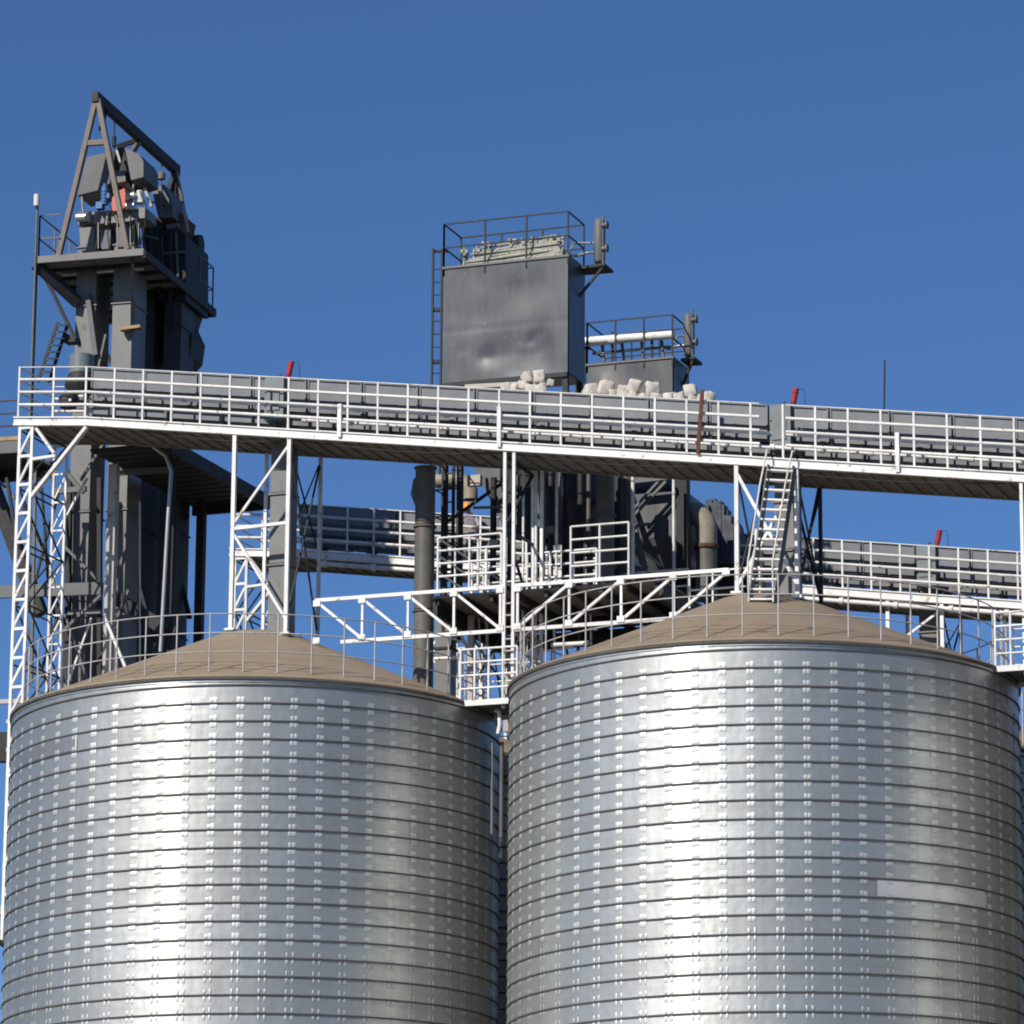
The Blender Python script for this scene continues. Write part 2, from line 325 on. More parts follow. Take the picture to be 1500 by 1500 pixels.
# ------------------------------------------------------------------ galleries
UE = 23.0
def zb(u): return 25.122 - .1418 * (u + 3.80) if u > -3.80 else 25.122 - .085 * (u + 3.80)
def slope_pts(ua, ub, v, dz, off):
    us = [ua] + ([-3.8] if ua < -3.8 < ub else []) + [ub]; return [V((q, v + off[0], zb(q) + dz + off[1])) for q in us]
SD = V((1, 0, -.1418)).normalized(); SN = V((.1418, 0, 1)).normalized()
def gallery(off, where, cat_label):
    o = V((0, off[0], off[1])); ua = -5.55
    t = thing('gallery_walkway', cat_label, 'walkway', V((ua, off[0], zb(ua) + off[1])), 'inclined gallery walkways')
    for v in (-.85, .85):
        mb = MB(); ps = slope_pts(ua, UE, v, .10, off)
        for a, b in zip(ps, ps[1:]): mb.bar(a, b, .07, .20)
        part('side_beam', mb, WHITE if v < 0 else DECK, t)  # rear beam takes the dark deck colour, painting out light bounced onto it
        if v > 0: continue
        mb = MB()
        for a, b in zip(ps, ps[1:]):
            w_ = V((0, -.05 if v < 0 else .05, 0)); mb.bar(a + w_ + Z * .085, b + w_ + Z * .085, .04, .025); mb.bar(a + w_ - Z * .087, b + w_ - Z * .087, .04, .022)
        part('beam_flange', mb, WHITE, t)
    mb = MB(); ps = slope_pts(ua, UE, 0, .055, off)
    for a, b in zip(ps, ps[1:]): mb.bar(a, b, 1.6, .02)
    part('deck_plate', mb, DECK, t)
    mb = MB(); mb.box((0, 0, 0), .05, 1.62, .05); jm = mesh_of('joist', mb, DECK, V((0, 0, 0))); fixn(jm)
    q = ua + .1
    while q < UE: piece('joist', jm, t, (q, off[0], zb(q) + .022 + off[1])); q += .36
    mb = MB(); mb.box((0, 0, .57), .042, .042, 1.14); pm = mesh_of('railing_post', mb, RAIL, V((0, 0, 0))); fixn(pm)
    for v in (-.85, .85):
        q = -3.84 + .685 * 0
        us = [-5.46, -4.62] + [-3.84 + .685 * k for k in range(40)]
        for q in us:
            if q < UE: piece('railing_post', pm, t, (q, v + off[0], zb(q) + .2 + off[1]))
        for h in (.28, .565, .85, 1.13):
            mb = MB()
            gap = v < 0 and off[0] < 1
            segs = [(-5.46, 11.42), (11.98, UE)] if gap else [(-5.46, UE)]
            for a_, b_ in segs:
                ps = slope_pts(a_, b_, v, .2 + h, off)
                for a, b in zip(ps, ps[1:]): mb.tube(a, b, .014 if h > 1 else .035, 8)
            part('rail', mb, RAIL, t)
    for h in (.28, .565, .85, 1.13):           # end railing
        mb = MB(); mb.tube(V((-5.46, -.85, zb(-5.46) + .2 + h)) + o, V((-5.46, .85, zb(-5.46) + .2 + h)) + o, .018); part('rail', mb, RAIL, t)
    for px, y0, y1 in ((497, 592, 640), (731, 596, 655), (1315, 634, 692)):
        mb = MB(); a = at(px, y1, -.92); mb.bar(a + o, V((a.x, a.y, at(px, y0, -.92).z)) + o, .085, .06); part('stub_post', mb, WHITE, t)
    return t
def conveyor(off, label):
    o = V((0, off[0], off[1])); u_s = -3.98
    t = thing('drag_conveyor', label, 'conveyor', V((u_s, off[0], zb(u_s) + 1.4 + off[1])), 'enclosed grey drag conveyors')
    L = 1.30; n = int((UE - u_s) / L)
    def seg(name, vw, z1, z0, mt, gapx=.03, lip=True):
        mb = MB(); d = SD * (L - gapx); up = Z
        a = V((0, 0, (z1 + z0) / 2)); mb.sbar(a + SD * gapx / 2, a + d, vw, z1 - z0)
        if lip:
            mb.sbar(a + V((0, 0, (z1 - z0) / 2)) + SD * gapx / 2, a + V((0, 0, (z1 - z0) / 2)) + d, vw + .07, .025)
            for k in (.02, L - .05): mb.sbar(a + SD * (k), a + SD * (k + .03), vw + .05, z1 - z0 + .03)
        me = mesh_of(name, mb, mt, V((0, 0, 0))); fixn(me)
        for k in range(n):
            q = u_s + L * SD.x * k; piece(name, me, t, V((q, 0, zb(q))) + o)
    seg('casing_panel', .70, 1.42, .98, CASE)
    seg('lower_casing', .60, .955, .72, CASE)
    seg('return_trough', .40, .60, .44, CASE, lip=False)
    mb = MB(); a = V((u_s, 0, zb(u_s) + .70)) + o; b = V((UE, 0, zb(UE) + .70)) + o; mb.bar(a, b, .50, .03); part('chain_bed', mb, GREY, t)
    mb = MB(); mb.bar((0, -.28, .18), (0, -.28, .74), .05, .05); mb.bar((0, .28, .18), (0, .28, .74), .05, .05); mb.bar((0, -.3, .40), (0, .3, .40), .05, .05)
    me = mesh_of('support_leg', mb, GREY, V((0, 0, 0))); fixn(me)
    for k in range(20):
        q = u_s + .5 + L * k
        if q < UE: piece('support_leg', me, t, V((q, 0, zb(q))) + o)
    for u_ in ((.45, LX + .55) if off[0] < 1 else (LX + .55,)):                  # outlet box over each silo spout
        mb = MB(); c = V((u_, -.05, zb(u_) + .95)) + o; mb.box(c, .44, .86, .96); mb.box(c + V((-.02, -.44, -.05)), .30, .03, .44)
        part('outlet_box', mb, GREEN, t)
        mb = MB(); p = V((u_ + .18, -.15, zb(u_) + 1.43)) + o
        mb.tube(p, p + V((.01, 0, .10)), .05, 12); mb.tube(p + V((.01, 0, .10)), p + V((.07, 0, .40)), .062, 14); mb.tube(p + V((.055, 0, .30)), p + V((.058, 0, .33)), .07, 14)
        mt = part('gate_motor', mb, RED, t)
        mb = MB(); mb.tube(p + V((-.16, -.02, .02)), p + V((-.10, -.02, .06)), .09, 14); part('gate_wheel', mb, NAVY, mt)
        mb = MB(); mb.path([p + V((.06, 0, .36)), p + V((.22, 0, .38)), p + V((.26, 0, .25)), p + V((.26, 0, 0))], .008, 5); part('cable', mb, DARK, mt)
    return t
def pipe_run(off, dz, v, r, mt, label, u_a=-3.7, flange=2.05):
    a = V((u_a, v + off[0], zb(u_a) + dz + off[1])); b = V((UE, v + off[0], zb(UE) + dz + off[1]))
    t = thing('pipe_run', label, 'pipe', a); mb = MB(); mb.tube(a, b, r, 10); part('pipe', mb, mt, t)
    mb = MB(); q = 0; mb.tube(-SD * .05, SD * .05, r * 1.55, 10); me = mesh_of('coupling', mb, mt, V((0, 0, 0)))
    while q < (b - a).length: piece('coupling', me, t, a + SD * q); q += flange
    return t
F0 = (0, 0); F1 = (RV, -.36)
gallery(F0, 'front', 'white railed walkway on a slope over the two front silos, beneath the grey conveyor')
gallery(F1, 'rear', 'lower white railed walkway on a slope behind the front silos, seen under the front one')
conveyor(F0, 'long grey enclosed conveyor running along the front walkway, with white blocks piled on it')
conveyor(F1, 'long grey enclosed conveyor on the rear walkway, red motor near its right end')
pipe_run(F0, .80, -.47, .035, WHITE, 'upper white service pipe clamped along the front conveyor')
pipe_run(F0, .50, -.52, .042, WHITE, 'lower thicker white service pipe along the front conveyor', 1.2, 1.05)
pipe_run(F1, .52, -.50, .05, WHITE, 'white service pipe along the rear conveyor')
pipe_run((RV, -.36), -.14, -1.0, .055, WHITE, 'white pipe slung under the edge beam of the rear walkway', -3.0, 1.3)

def member(name, p, q, a, b, mt, t): mb = MB(); mb.bar(p, q, a, b); return part(name, mb, mt, t)
def lattice(t, u1, u2, v, z1, z2, step, c=.055, d=.035):
    member('chord', (u1, v, z1), (u1, v, z2), c, c, WHITE, t); member('chord', (u2, v, z1), (u2, v, z2), c, c, WHITE, t)
    mb = MB(); mb.bar((u1 + c / 2, v, 0), (u2 - c / 2, v, 0), d * 1.3, d * 1.3); rm = mesh_of('rung', mb, WHITE, V((0, 0, 0))); fixn(rm)
    mb = MB(); mb.bar((u1, v, -step + .03), (u2, v, -.03), d); dm = mesh_of('diagonal', mb, WHITE, V((0, 0, 0))); fixn(dm)
    z = z2 - .05
    while z - step > z1: piece('rung', rm, t, (0, 0, z)); piece('diagonal', dm, t, (0, 0, z)); z -= step
def lattice_side(t, mt, u, v1, v2, z1, z2, step, d=.03):
    z = z2 - .1; k = 0
    while z - step > z1:
        a, b = (v1, v2) if k % 2 else (v2, v1); member('side_diagonal', (u, a, z), (u, b, z - step), d, d, mt, t); member('side_rung', (u, v1, z), (u, v2, z), d, d, mt, t); z -= step; k += 1
def end_tower(off, label):
    o = V((0, off[0], off[1])); t = thing('lattice_tower', label, 'support tower', V((-5.25, off[0], 14)), 'white lattice end towers')
    for v in (-.85, .85):
        lattice(t, -5.40, -5.10, v + off[0], 14.0, zb(-5.4) + off[1], .64, .062 if v < 0 else .05, .05 if v < 0 else .032)
    for q in (-5.40, -5.10): lattice_side(t, DARK, q, -.80 + off[0], .80 + off[0], 14, zb(-5.4) + off[1], 1.3)
    mb = MB(); mb.bar(at(127, 626, -.93) + o, at(46, 728, -.93) + o, .12, .07); part('knee_brace', mb, WHITE, t)
    mb = MB(); mb.bar(at(54, 628, -.86) + o, at(80, 664, -.86) + o, .12, .06); mb.bar(at(48, 673, -.86) + o, at(82, 668, -.86) + o, .11, .06); part('knee_gusset', mb, WHITE, t)
    for py in (1057, 1098, 1165):
        mb = MB(); a = at(9, py, -.85) + o; mb.bar(a, a + V((.45, .25, 0)), .06, .08); part('wall_bracket', mb, WHITE, t)
    return t
end_tower(F0, 'tall white lattice tower beside the left silo, under the front walkway')
end_tower(F1, 'white lattice tower at the left end of the rear walkway')
def mid_tower(off, u, label, zfoot=18.3):
    t = thing('lattice_tower', label, 'support tower', V((u, off[0], zfoot)), 'white lattice towers between silos')
    for v in (-.85, .85):
        mb = MB(); zt = zb(u) + off[1]
        mb.bar((u - .10, v + off[0], zfoot), (u - .10, v + off[0], zt), .065); mb.bar((u + .10, v + off[0], zfoot - .2), (u + .10, v + off[0], zt), .065)
        part('front_column' if v < 0 else 'rear_column', mb, WHITE, t)
        z = zfoot + .2
        while z < zfoot + 2.4: member('rung', (u - .08, v + off[0], z), (u + .08, v + off[0], z), .03, .03, TAN, t); z += .25
    lattice_side(t, DARK, u - .10, -.82 + off[0], .82 + off[0], zfoot, zb(u) + off[1], 1.5, .05)
    lattice_side(t, TAN, u + .10, -.82 + off[0], .82 + off[0], zfoot, zfoot + 2.6, .8, .04)
    return t
mid_tower(F0, 5.99, 'slim white lattice tower rising between the two front silos')
mid_tower(F0, 16.93, 'white lattice tower rising at the right edge of the right silo')
mid_tower(F1, 6.2, 'white lattice tower under the rear walkway, behind the beige elbow duct')
def roof_frame(off, u, label, kind):
    o = V((u, off[0], off[1])); t = thing('roof_frame', label, 'support frame', V((u, off[0], 20.3)), 'white support frames on silo roofs')
    ua, ub = -.27, 1.0
    for v in (-.85, .85):
        for q in (ua, ub):
            mb = MB(); zf = roof_z(sqrt(q * q + v * v)); zt = zb(u + q); mb.bar((u + q, v + off[0], zf - .05), (u + q, v + off[0], zt + off[1]), .085 if v < 0 else .07)
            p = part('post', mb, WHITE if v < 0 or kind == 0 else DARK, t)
            mb = MB(); mb.box((u + q, v + off[0], zf + .03), .22, .22, .05); part('base_plate', mb, WHITE, p)
        zt = zb(u) - .02; zf = 20.45; m = (zt + zf) / 2 + .05; e = V((0, 0, off[1]))
        def pt(q, z): return V((u + q, v + off[0], z)) + e
        L_ = []
        if v < 0 and kind == 0: L_ = [(pt(ub, zt - .25), pt(ua, m + .1), .05), (pt(ua, m), pt(ub, m + .04), .065), (pt(ua, m - .08), pt(ub, zf + .05), .055)]
        elif v < 0: L_ = [(pt(ua, zt - .1), pt(ub, zf), .065), (pt(ua, zf + .05), pt(ub - .3, m + .35), .06)]
        elif kind == 0: L_ = [(pt(ub, zt - .2), pt(ua + .3, m - .5), .025), (pt(ua + .6, zt), pt(ub, m - .3), .03)]
        else: L_ = [(pt(ub, zt), pt(ub - .55, zf), .05), (pt(ub - .6, zt), pt(ub, zf), .05)]
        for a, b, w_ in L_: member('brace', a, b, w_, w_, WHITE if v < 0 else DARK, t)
    for q in ((ua, ub) if kind else (ub,)):
        zt = zb(u + q) + off[1]
        member('side_brace', (u + q, -.8 + off[0], zt - .2), (u + q, .8 + off[0], 20.6), .035, .035, DARK, t); member('side_brace', (u + q, .8 + off[0], zt - .2), (u + q, -.8 + off[0], 20.6), .035, .035, DARK, t)
    return t
roof_frame(F0, 0, 'white braced steel frame on the tan roof of the left silo', 0)
roof_frame(F0, LX, 'white and dark braced frame on the right silo roof, behind the stair', 1)
roof_frame(F1, LX, 'white braced frame below the rear walkway, at the right silo roof edge', 0)
roof_frame(F1, 0, 'white braced frame on the back row silo, hidden behind the tan left roof', 0)
def spout(off, u, label, mt):
    t = thing('grain_spout', label, 'spout', V((u + .5, off[0], roof_z(.5))), 'square grain spouts dropping from the conveyors')
    zt = zb(u + .5) + .5 + off[1]; z0 = roof_z(.6) - .05 + (off[1] if off[0] else 0); n = 3
    for k in range(n):
        a = z0 + (zt - z0) * k / n; b = z0 + (zt - z0) * (k + 1) / n
        mb = MB(); mb.box((u + .5, .05 + off[0], (a + b) / 2), .44, .44, b - a - .02); mb.box((u + .5, .05 + off[0], b - .03), .52, .52, .035); part('spout_section', mb, mt, t)
    return t
spout(F0, 0.0, 'plain grey square spout from the conveyor down to the left silo roof', TRUNK)
spout(F0, LX + .05, 'brownish grey square spout behind the white stair on the right silo', TRUNK)
spout(F1, LX, 'grey square spout below the rear walkway', TRUNK)

# ------------------------------------------------------------------ bridge trusses and mid platform
def truss(u1, u2, label, rising):
    t = thing('bridge_truss', label, 'truss', V((u1, -.85, 19.93)), 'white bridge trusses over the silo roofs')
    zt, zc = 20.86, 19.93; n = 4; L = u2 - u1
    e = (0.45 if rising else 0)
    mb = MB(); mb.bar((u1, -.85, zt), (u2, -.85, zt), .07, .075); part('top_chord', mb, WHITE, t)
    mb = MB(); mb.bar((u1 + (.6 if rising else 0), -.85, zc), (u2 - (0 if rising else 1.0), -.85, zc), .07, .075); part('bottom_chord', mb, WHITE, t)
    for k in range(n + 1):
        a = u1 + .05 + (L - .1) * k / n
        mb = MB()
        if not (rising and k == 0) and not (not rising and k == n): mb.bar((a, -.85, zc), (a, -.85, zt), .05); part('vertical', mb, WHITE, t)
        if k < n:
            b = u1 + .05 + (L - .1) * (k + 1) / n; mb = MB()
            if rising: mb.bar((a, -.85, zt - .04), (b, -.85, zc + .04), .06, .055)
            else: mb.bar((a, -.85, zc + .04), (b, -.85, zt - .04), .06, .055)
            part('diagonal', mb, WHITE, t)
        for zz in (zt - .07, zc + .06): mb2 = MB(); mb2.box((a, -.90, zz), .16, .015, .13); part('gusset', mb2, WHITE, t)
    return t
truss(1.66, 5.86, 'white truss bridging from the left silo roof to the tower between the silos', True)
truss(6.14, 10.75, 'white truss bridging from the tower between the silos to the right silo roof', False)
t = thing('mid_platform', 'dark decked platform with white railings at the level of the bridge trusses', 'platform', V((6.6, -.8, 20.9)))
mb = MB(); mb.box((6.75, 1.25, 20.78), 5.1, 3.9, .05); part('deck_plate', mb, DECK, t)
for k in range(9): mb = MB(); mb.box((4.35 + .6 * k, 1.25, 20.68), .07, 3.9, .14); part('joist', mb, DARK, t)
for c_, dx_, dy_ in (((6.75, 3.2, 20.55), 5.1, .1), ((4.3, 1.25, 20.55), .1, 3.9), ((9.25, 1.25, 20.55), .1, 3.9)): mb = MB(); mb.box(c_, dx_, dy_, .33); part('edge_beam', mb, DARK, t)
def cage(t, mt, u1, u2, v, z, h, n, nr, r=.02):
    for k in range(n + 1):
        a = u1 + (u2 - u1) * k / n; mb = MB(); mb.tube((a, v, z), (a, v, z + h), r * 1.05, 6); part('post', mb, mt, t)
    for k in range(1, nr + 1): mb = MB(); mb.tube((u1, v, z + h * k / nr), (u2, v, z + h * k / nr), r, 6); part('rail', mb, mt, t)
a = at(641, 860, -.85).x; b = at(734, 860, -.85).x; cage(t, WHITE, a, b, -.85, 20.9, 1.1, 2, 4, .025)
a = at(836, 850, -.85).x; b = at(921, 850, -.85).x; cage(t, RAIL, a, b, -.85, 20.9, 1.12, 2, 4, .024)
a = at(641, 860, -.85).x; b = at(921, 850, -.85).x; cage(t, RAIL, a, b, 3.1, 20.8, 1.1, 6, 3, .022)
for h in (.37, .73, 1.1): mb = MB(); mb.tube((a, -.85, 20.9 + h), (a, 3.1, 20.8 + h), .02, 6); part('rail', mb, WHITE, t)
for k in range(5): mb = MB(); mb.tube((a, -.85 + k, 20.85), (a, -.85 + k, 21.95), .022, 6); part('post', mb, WHITE, t)
for q in (4.5, 9.1):
    for v in (.9, 3.1):
        mb = MB(); mb.bar((q, v, 18.6), (q, v, 20.7), .12); part('leg', mb, TAN if q < 5 else DARK, t)
def rim_stage(u, label):
    t = thing('access_stage', label, 'platform', V((u, -.85, 18.45)), 'white railed stages between silo rims')
    for v in (-1.0, .6): member('edge_beam', (u - .62, v, 18.42), (u + .62, v, 18.42), .06, .12, WHITE, t)
    mb = MB(); mb.box((u, -.2, 18.46), 1.24, 1.55, .02); part('deck_plate', mb, DECK, t)
    cage(t, WHITE, u - .62, u + .62, -1.0, 18.45, 1.1, 4, 4, .024)
    cage(t, WHITE, u - .62, u + .62, .6, 18.45, 1.1, 3, 3, .018)
    for s in (-.62, .62):
        for k in range(1, 4): mb = MB(); mb.tube((u + s, -1.0, 18.45 + .36 * k), (u + s, .6, 18.45 + .36 * k), .02, 6); part('rail', mb, WHITE, t)
    mb = MB(); mb.path([(u + .05, -.7, 18.3), (u + .12, -.7, 18.25), (u + .14, -.7, 18.0), (u + .10, -.7, 17.8)], .045, 8); part('drain_elbow', mb, WHITE, t)
    return t
rim_stage(5.62, 'small white railed stage between the rims of the two front silos')
rim_stage(5.70 + LX, 'small white railed stage at the right rim of the right silo')
def riser(u, label):
    t = thing('riser_pipe', label, 'pipe', V((u, -.4, 15)), 'grey riser pipes between silos'); mb = MB(); mb.tube((u, -.1, 15.75), (u, -.1, 17.75), .045, 10); part('pipe', mb, PIPE, t)
    mb = MB(); mb.tube((u - .13, -.3, 15.8), (u - .13, -.3, 17.7), .03, 8); part('conduit', mb, GREY, t); return t
riser(5.58, 'thin grey riser pipe in the dark gap between the front silos')
riser(5.66 + LX, 'thin grey riser pipe at the right edge of the right silo')

# stair on the right silo
t = thing('ship_stair', 'steep white stair from the front walkway down to the right silo roof', 'stair', at(1120, 884, -1.75))
top = [at(1127, 682, -.92), at(1164, 684, -.92)]; bot = [at(1098, 886, -1.75), at(1134, 886, -1.75)]
for a, b in zip(top, bot):
    mb = MB(); mb.bar(a, b, .03, .15); part('stringer', mb, GREY, t)
for k in range(14):
    f = (k + .5) / 14; a = top[0].lerp(bot[0], f); b = top[1].lerp(bot[1], f); mb = MB(); mb.bar(a, b, .17, .035); part('tread', mb, WHITE, t)
for a, b in zip(top, bot):
    mb = MB(); up = V((0, -.35, .75)); pts = [a + V((0, 0, .32)), a + V((0, -.15, .30)), a.lerp(b, .3) + up * .6, a.lerp(b, .9) + up * .7, b + V((0, -.05, .05))]; mb.path(pts, .02, 7); part('handrail', mb, RAIL, t)
mb = MB(); c = (bot[0] + bot[1]) / 2; mb.box(c + V((0, .2, -.06)), 1.0, .5, .04); part('landing', mb, TAN, t)
# roof stage railing beside the stair
t = thing('roof_railing', 'short white railing on the right silo roof at the foot of the stair', 'railing', at(1050, 870, -.6))
a = at(1010, 872, -.5).x; cage(t, WHITE, a, a + 1.5, -.5, 20.2, .75, 3, 2, .022)
mb = MB(); a = at(1060, 800, -.3); mb.path([at(1108, 775, -1.2), at(1108, 800, -1.2), at(1100, 835, -1.2), at(1098, 868, -1.2)], .04, 7); part('grab_bar', mb, WHITE, t)

# ------------------------------------------------------------------ middle: pipes, filters, hoppers
t = thing('down_pipe', 'thick dark round pipe standing on the left silo roof under the front walkway', 'pipe', V((3.38, 1.0, 19.1)))
for z0, z1 in ((19.1, 20.9), (20.93, 22.75), (22.78, 24.05)):
    mb = MB(); mb.tube((3.38, 1.0, z0), (3.38, 1.0, z1), .215, 20); mb.tube((3.38, 1.0, z1 - .03), (3.38, 1.0, z1), .25, 20); part('pipe_section', mb, PIPE, t)
mb = MB(); mb.lathe((3.38, 1.0, 22.72), [(.23, 0), (.23, .06)], 20); part('rusty_flange', mb, RUST, t, 'rusty flange')
mb = MB(); mb.path([V((3.38, 1, 23.9)), V((3.20, 1, 23.75)), V((3.16, 1, 23.5)), V((3.28, 1, 23.2))], .11, 10); part('bypass_elbow', mb, GREY, t)
mb = MB(); mb.box((3.38, 1.0, 19.08), .75, .5, .1); part('base_plate', mb, DARK, t)

def dent_panel(mb, c0, c1, c2, c3, nx, nz, n, amp, seed, crease=None):   # dented sheet between four corners
    rnd = random.Random(seed); hs = [(rnd.random(), rnd.random(), rnd.uniform(.05, .16), rnd.choice((-1, 1)) * rnd.uniform(.4, 1)) for _ in range(16)] + [(rnd.random(), rnd.random(), rnd.uniform(.02, .04), -rnd.uniform(.25, .5)) for _ in range(9)]
    vs = []
    for j in range(nz + 1):
        for i in range(nx + 1):
            s, q = i / nx, j / nz; p = c0.lerp(c1, s).lerp(c3.lerp(c2, s), q)
            h = sum(k * math.exp(-((s - a) ** 2 + (q - b) ** 2) / (2 * w_ * w_)) for a, b, w_, k in hs)
            h *= min(1, 5 * s, 5 * (1 - s)) * min(1, 5 * q, 5 * (1 - q))
            if crease: h += -.12 * math.exp(-((q - crease) / .02) ** 2)
            vs.append(p + n * (h * amp))
    mb.add(vs, [(j * (nx + 1) + i, j * (nx + 1) + i + 1, (j + 1) * (nx + 1) + i + 1, (j + 1) * (nx + 1) + i) for j in range(nz) for i in range(nx)], True)
FILT = mat('filter_housing_grey', (.098, .103, .112), .36, var=.38, scale=1.6, stretch=(2.4, 2.4, .5), rust=.10, dirt=(.15, .14, .13))
def filter_unit(u1, u2, v1, v2, zt, zbm, label, hop, tank_xy, seed, railh=1.05, ladder=True, legs=True, tdz=0):
    t = thing('dust_filter', label, 'dust filter', V(((u1 + u2) / 2, v1, zbm)), 'grey dust filter housings')
    mb = MB(); mb.box(((u1 + u2) / 2, (v1 + v2) / 2 + .02, (zt + zbm) / 2), u2 - u1, v2 - v1 - .06, zt - zbm); part('housing', mb, FILT, t)
    mb = MB(); dent_panel(mb, V((u1, v1, zbm)), V((u2, v1, zbm)), V((u2, v1, zt)), V((u1, v1, zt)), 44, 40, V((0, -1, 0)), .027, seed, .45); part('front_sheet', mb, FILT, t, 'dented front sheet')
    mb = MB(); dent_panel(mb, V((u2 + .03, v1, zbm)), V((u2 + .03, v2, zbm)), V((u2 + .03, v2, zt)), V((u2 + .03, v1, zt)), 12, 24, V((1, 0, 0)), .01, seed + 1); part('side_sheet', mb, FILT, t)
    mb = MB(); mb.box(((u1 + u2) / 2, (v1 + v2) / 2, zt + .03), u2 - u1 + .06, v2 - v1 + .06, .05); part('top_plate', mb, GREY, t)
    # railing
    for p, q in (((u1, v1), (u2, v1)), ((u2, v1), (u2, v2)), ((u1, v1), (u1, v2)), ((u1, v2), (u2, v2))):
        p = V((*p, zt)); q = V((*q, zt))
        for h in (.5, railh): member('rail', p + Z * h, q + Z * h, .028, .028, DARK, t)
        n = 3 if (q - p).length > 1.7 else 1
        for k in range(n + (p.x > u1 and q.y > v1)): c = p.lerp(q, k / n); member('railing_post', c - Z * .15, c + Z * railh, .035, .035, DARK, t)
    # pulse air tank
    tx, ty = tank_xy; r = .13; z0 = zt + .05 + tdz
    mb = MB(); mb.lathe((tx, ty, z0), [(.03, 0), (r * .8, .03), (r, .09), (r, .98), (r * .8, 1.04), (.03, 1.07)], 18); tk = part('air_tank', mb, GREY, t)
    mb = MB(); mb.tube((tx + .1, ty - .06, z0 - .06), (tx + .1, ty - .06, z0 + 1.12), .028, 8)
    for h in (.32, .86): mb.tube((tx + .09, ty - .1, z0 + h), (tx + .24, ty - .12, z0 + h), .05, 10); mb.tube((tx + .20, ty - .12, z0 + h), (tx + .235, ty - .12, z0 + h), .095, 12)
    part('valve', mb, GREY, tk)
    mb = MB(); mb.prism([(u2, ty - .25, z0 - .14), (tx + .23, ty - .32, z0 - .14), (tx + .23, ty + .28, z0 - .14), (u2, ty + .25, z0 - .14)], (0, 0, .06)); mb.bar((u2 + .02, ty - .2, z0 - .75), (tx + .17, ty - .25, z0 - .15), .05); part('tank_bracket', mb, DARK, t)
    mb = MB(); mb.path([(tx, ty, z0 + .3), (tx - .25, ty, z0 + .3), (tx - .5, ty - .1, z0 + .22), (u2 - .4, v1 + .5, z0 + .22)], .035, 8); mb.path([(tx - .02, ty, z0 + .5), (u2 - .1, ty - .15, z0 + .5), (u2 - .2, v1 + .4, z0 + .1)], .028, 8); part('air_pipe', mb, BARE, t)
    if ladder:
        lu, lv = u1 - .22, v1 + .15
        for s in (-.08, .10): member('ladder_rail', (lu + s, lv + (s * .5), zbm - 2.0), (lu + s, lv + s * .5, zt + .55), .045, .045, DARK, t)
        z = zbm - 1.8
        while z < zt + .3: member('ladder_rung', (lu - .08, lv - .04, z), (lu + .10, lv + .05, z), .018, .018, DARK, t); z += .3
        for z in (zbm + .55, zbm + 1.75, zt + .5): member('ladder_bracket', (lu - .10, lv, z), (u1, lv + .1, z), .06, .05, DARK, t)
    hz0, hx0, hx1, hz1 = hop
    mb = MB(); mb.hexa([V((hx0, v1 + .35, hz1)), V((hx1, v1 + .35, hz1)), V((hx1, v2 - .25, hz1)), V((hx0, v2 - .25, hz1))], [V((u1, v1, hz0)), V((u2, v1, hz0)), V((u2, v2, hz0)), V((u1, v2, hz0))]); part('hopper', mb, GREY, t)
    mb = MB(); mb.tube(((hx0 + hx1) / 2, (v1 + v2) / 2, hz1 + .05), ((hx0 + hx1) / 2, (v1 + v2) / 2, 20.9), .16, 14); part('discharge_pipe', mb, PIPE, t)
    if legs:
        for q in (u1 + .06, u2 - .06):
            for v in (v1 + .06, v2 - .06):
                mb = MB(); mb.bar((q, v, 20.9), (q, v, zbm), .12); part('leg', mb, DARK, t)
        for a, b, w_, h_, m_ in (((u1, v1, zbm - .05), (u2, v1, zbm - .05), .1, .10, DARK), ((u1 + .06, v1, zbm - 1.3), (u2 - .06, v1, zbm - 1.3), .08, .08, TAN), ((u1 + .06, v1, zbm - .2), (u2 - .06, v1, zbm - 1.3), .06, .06, DARK), ((u2 - .06, v1, zbm - 1.5), (u1 + .06, v1, zbm - 3.2), .06, .06, DARK)): member('brace', a, b, w_, h_, m_, t)
    return t
V1 = 3.0; a = at(650, 395, V1); b = at(832, 378, V1); c = at(650, 562, V1)
filt_a = filter_unit(a.x, b.x, V1, V1 + 1.05, a.z, c.z, 'tall dented grey dust filter box with railed top, left and nearer of the two', (c.z - .4, 4.4, 5.5, 23.0), (b.x + .42, V1 + .9), 5)
V2 = 8.2; a2 = at(860, 537, V2); b2 = at(985, 527, V2)
filt_b = filter_unit(a2.x, b2.x, V2, V2 + 1.15, a2.z, a2.z - 3.0, 'smaller grey dust filter box farther back with a white pipe along its top', (a2.z - 3.0, b2.x - 1.0, b2.x - .45, 22.6), (b2.x + .13, V2 + .85), 9, tdz=.2)
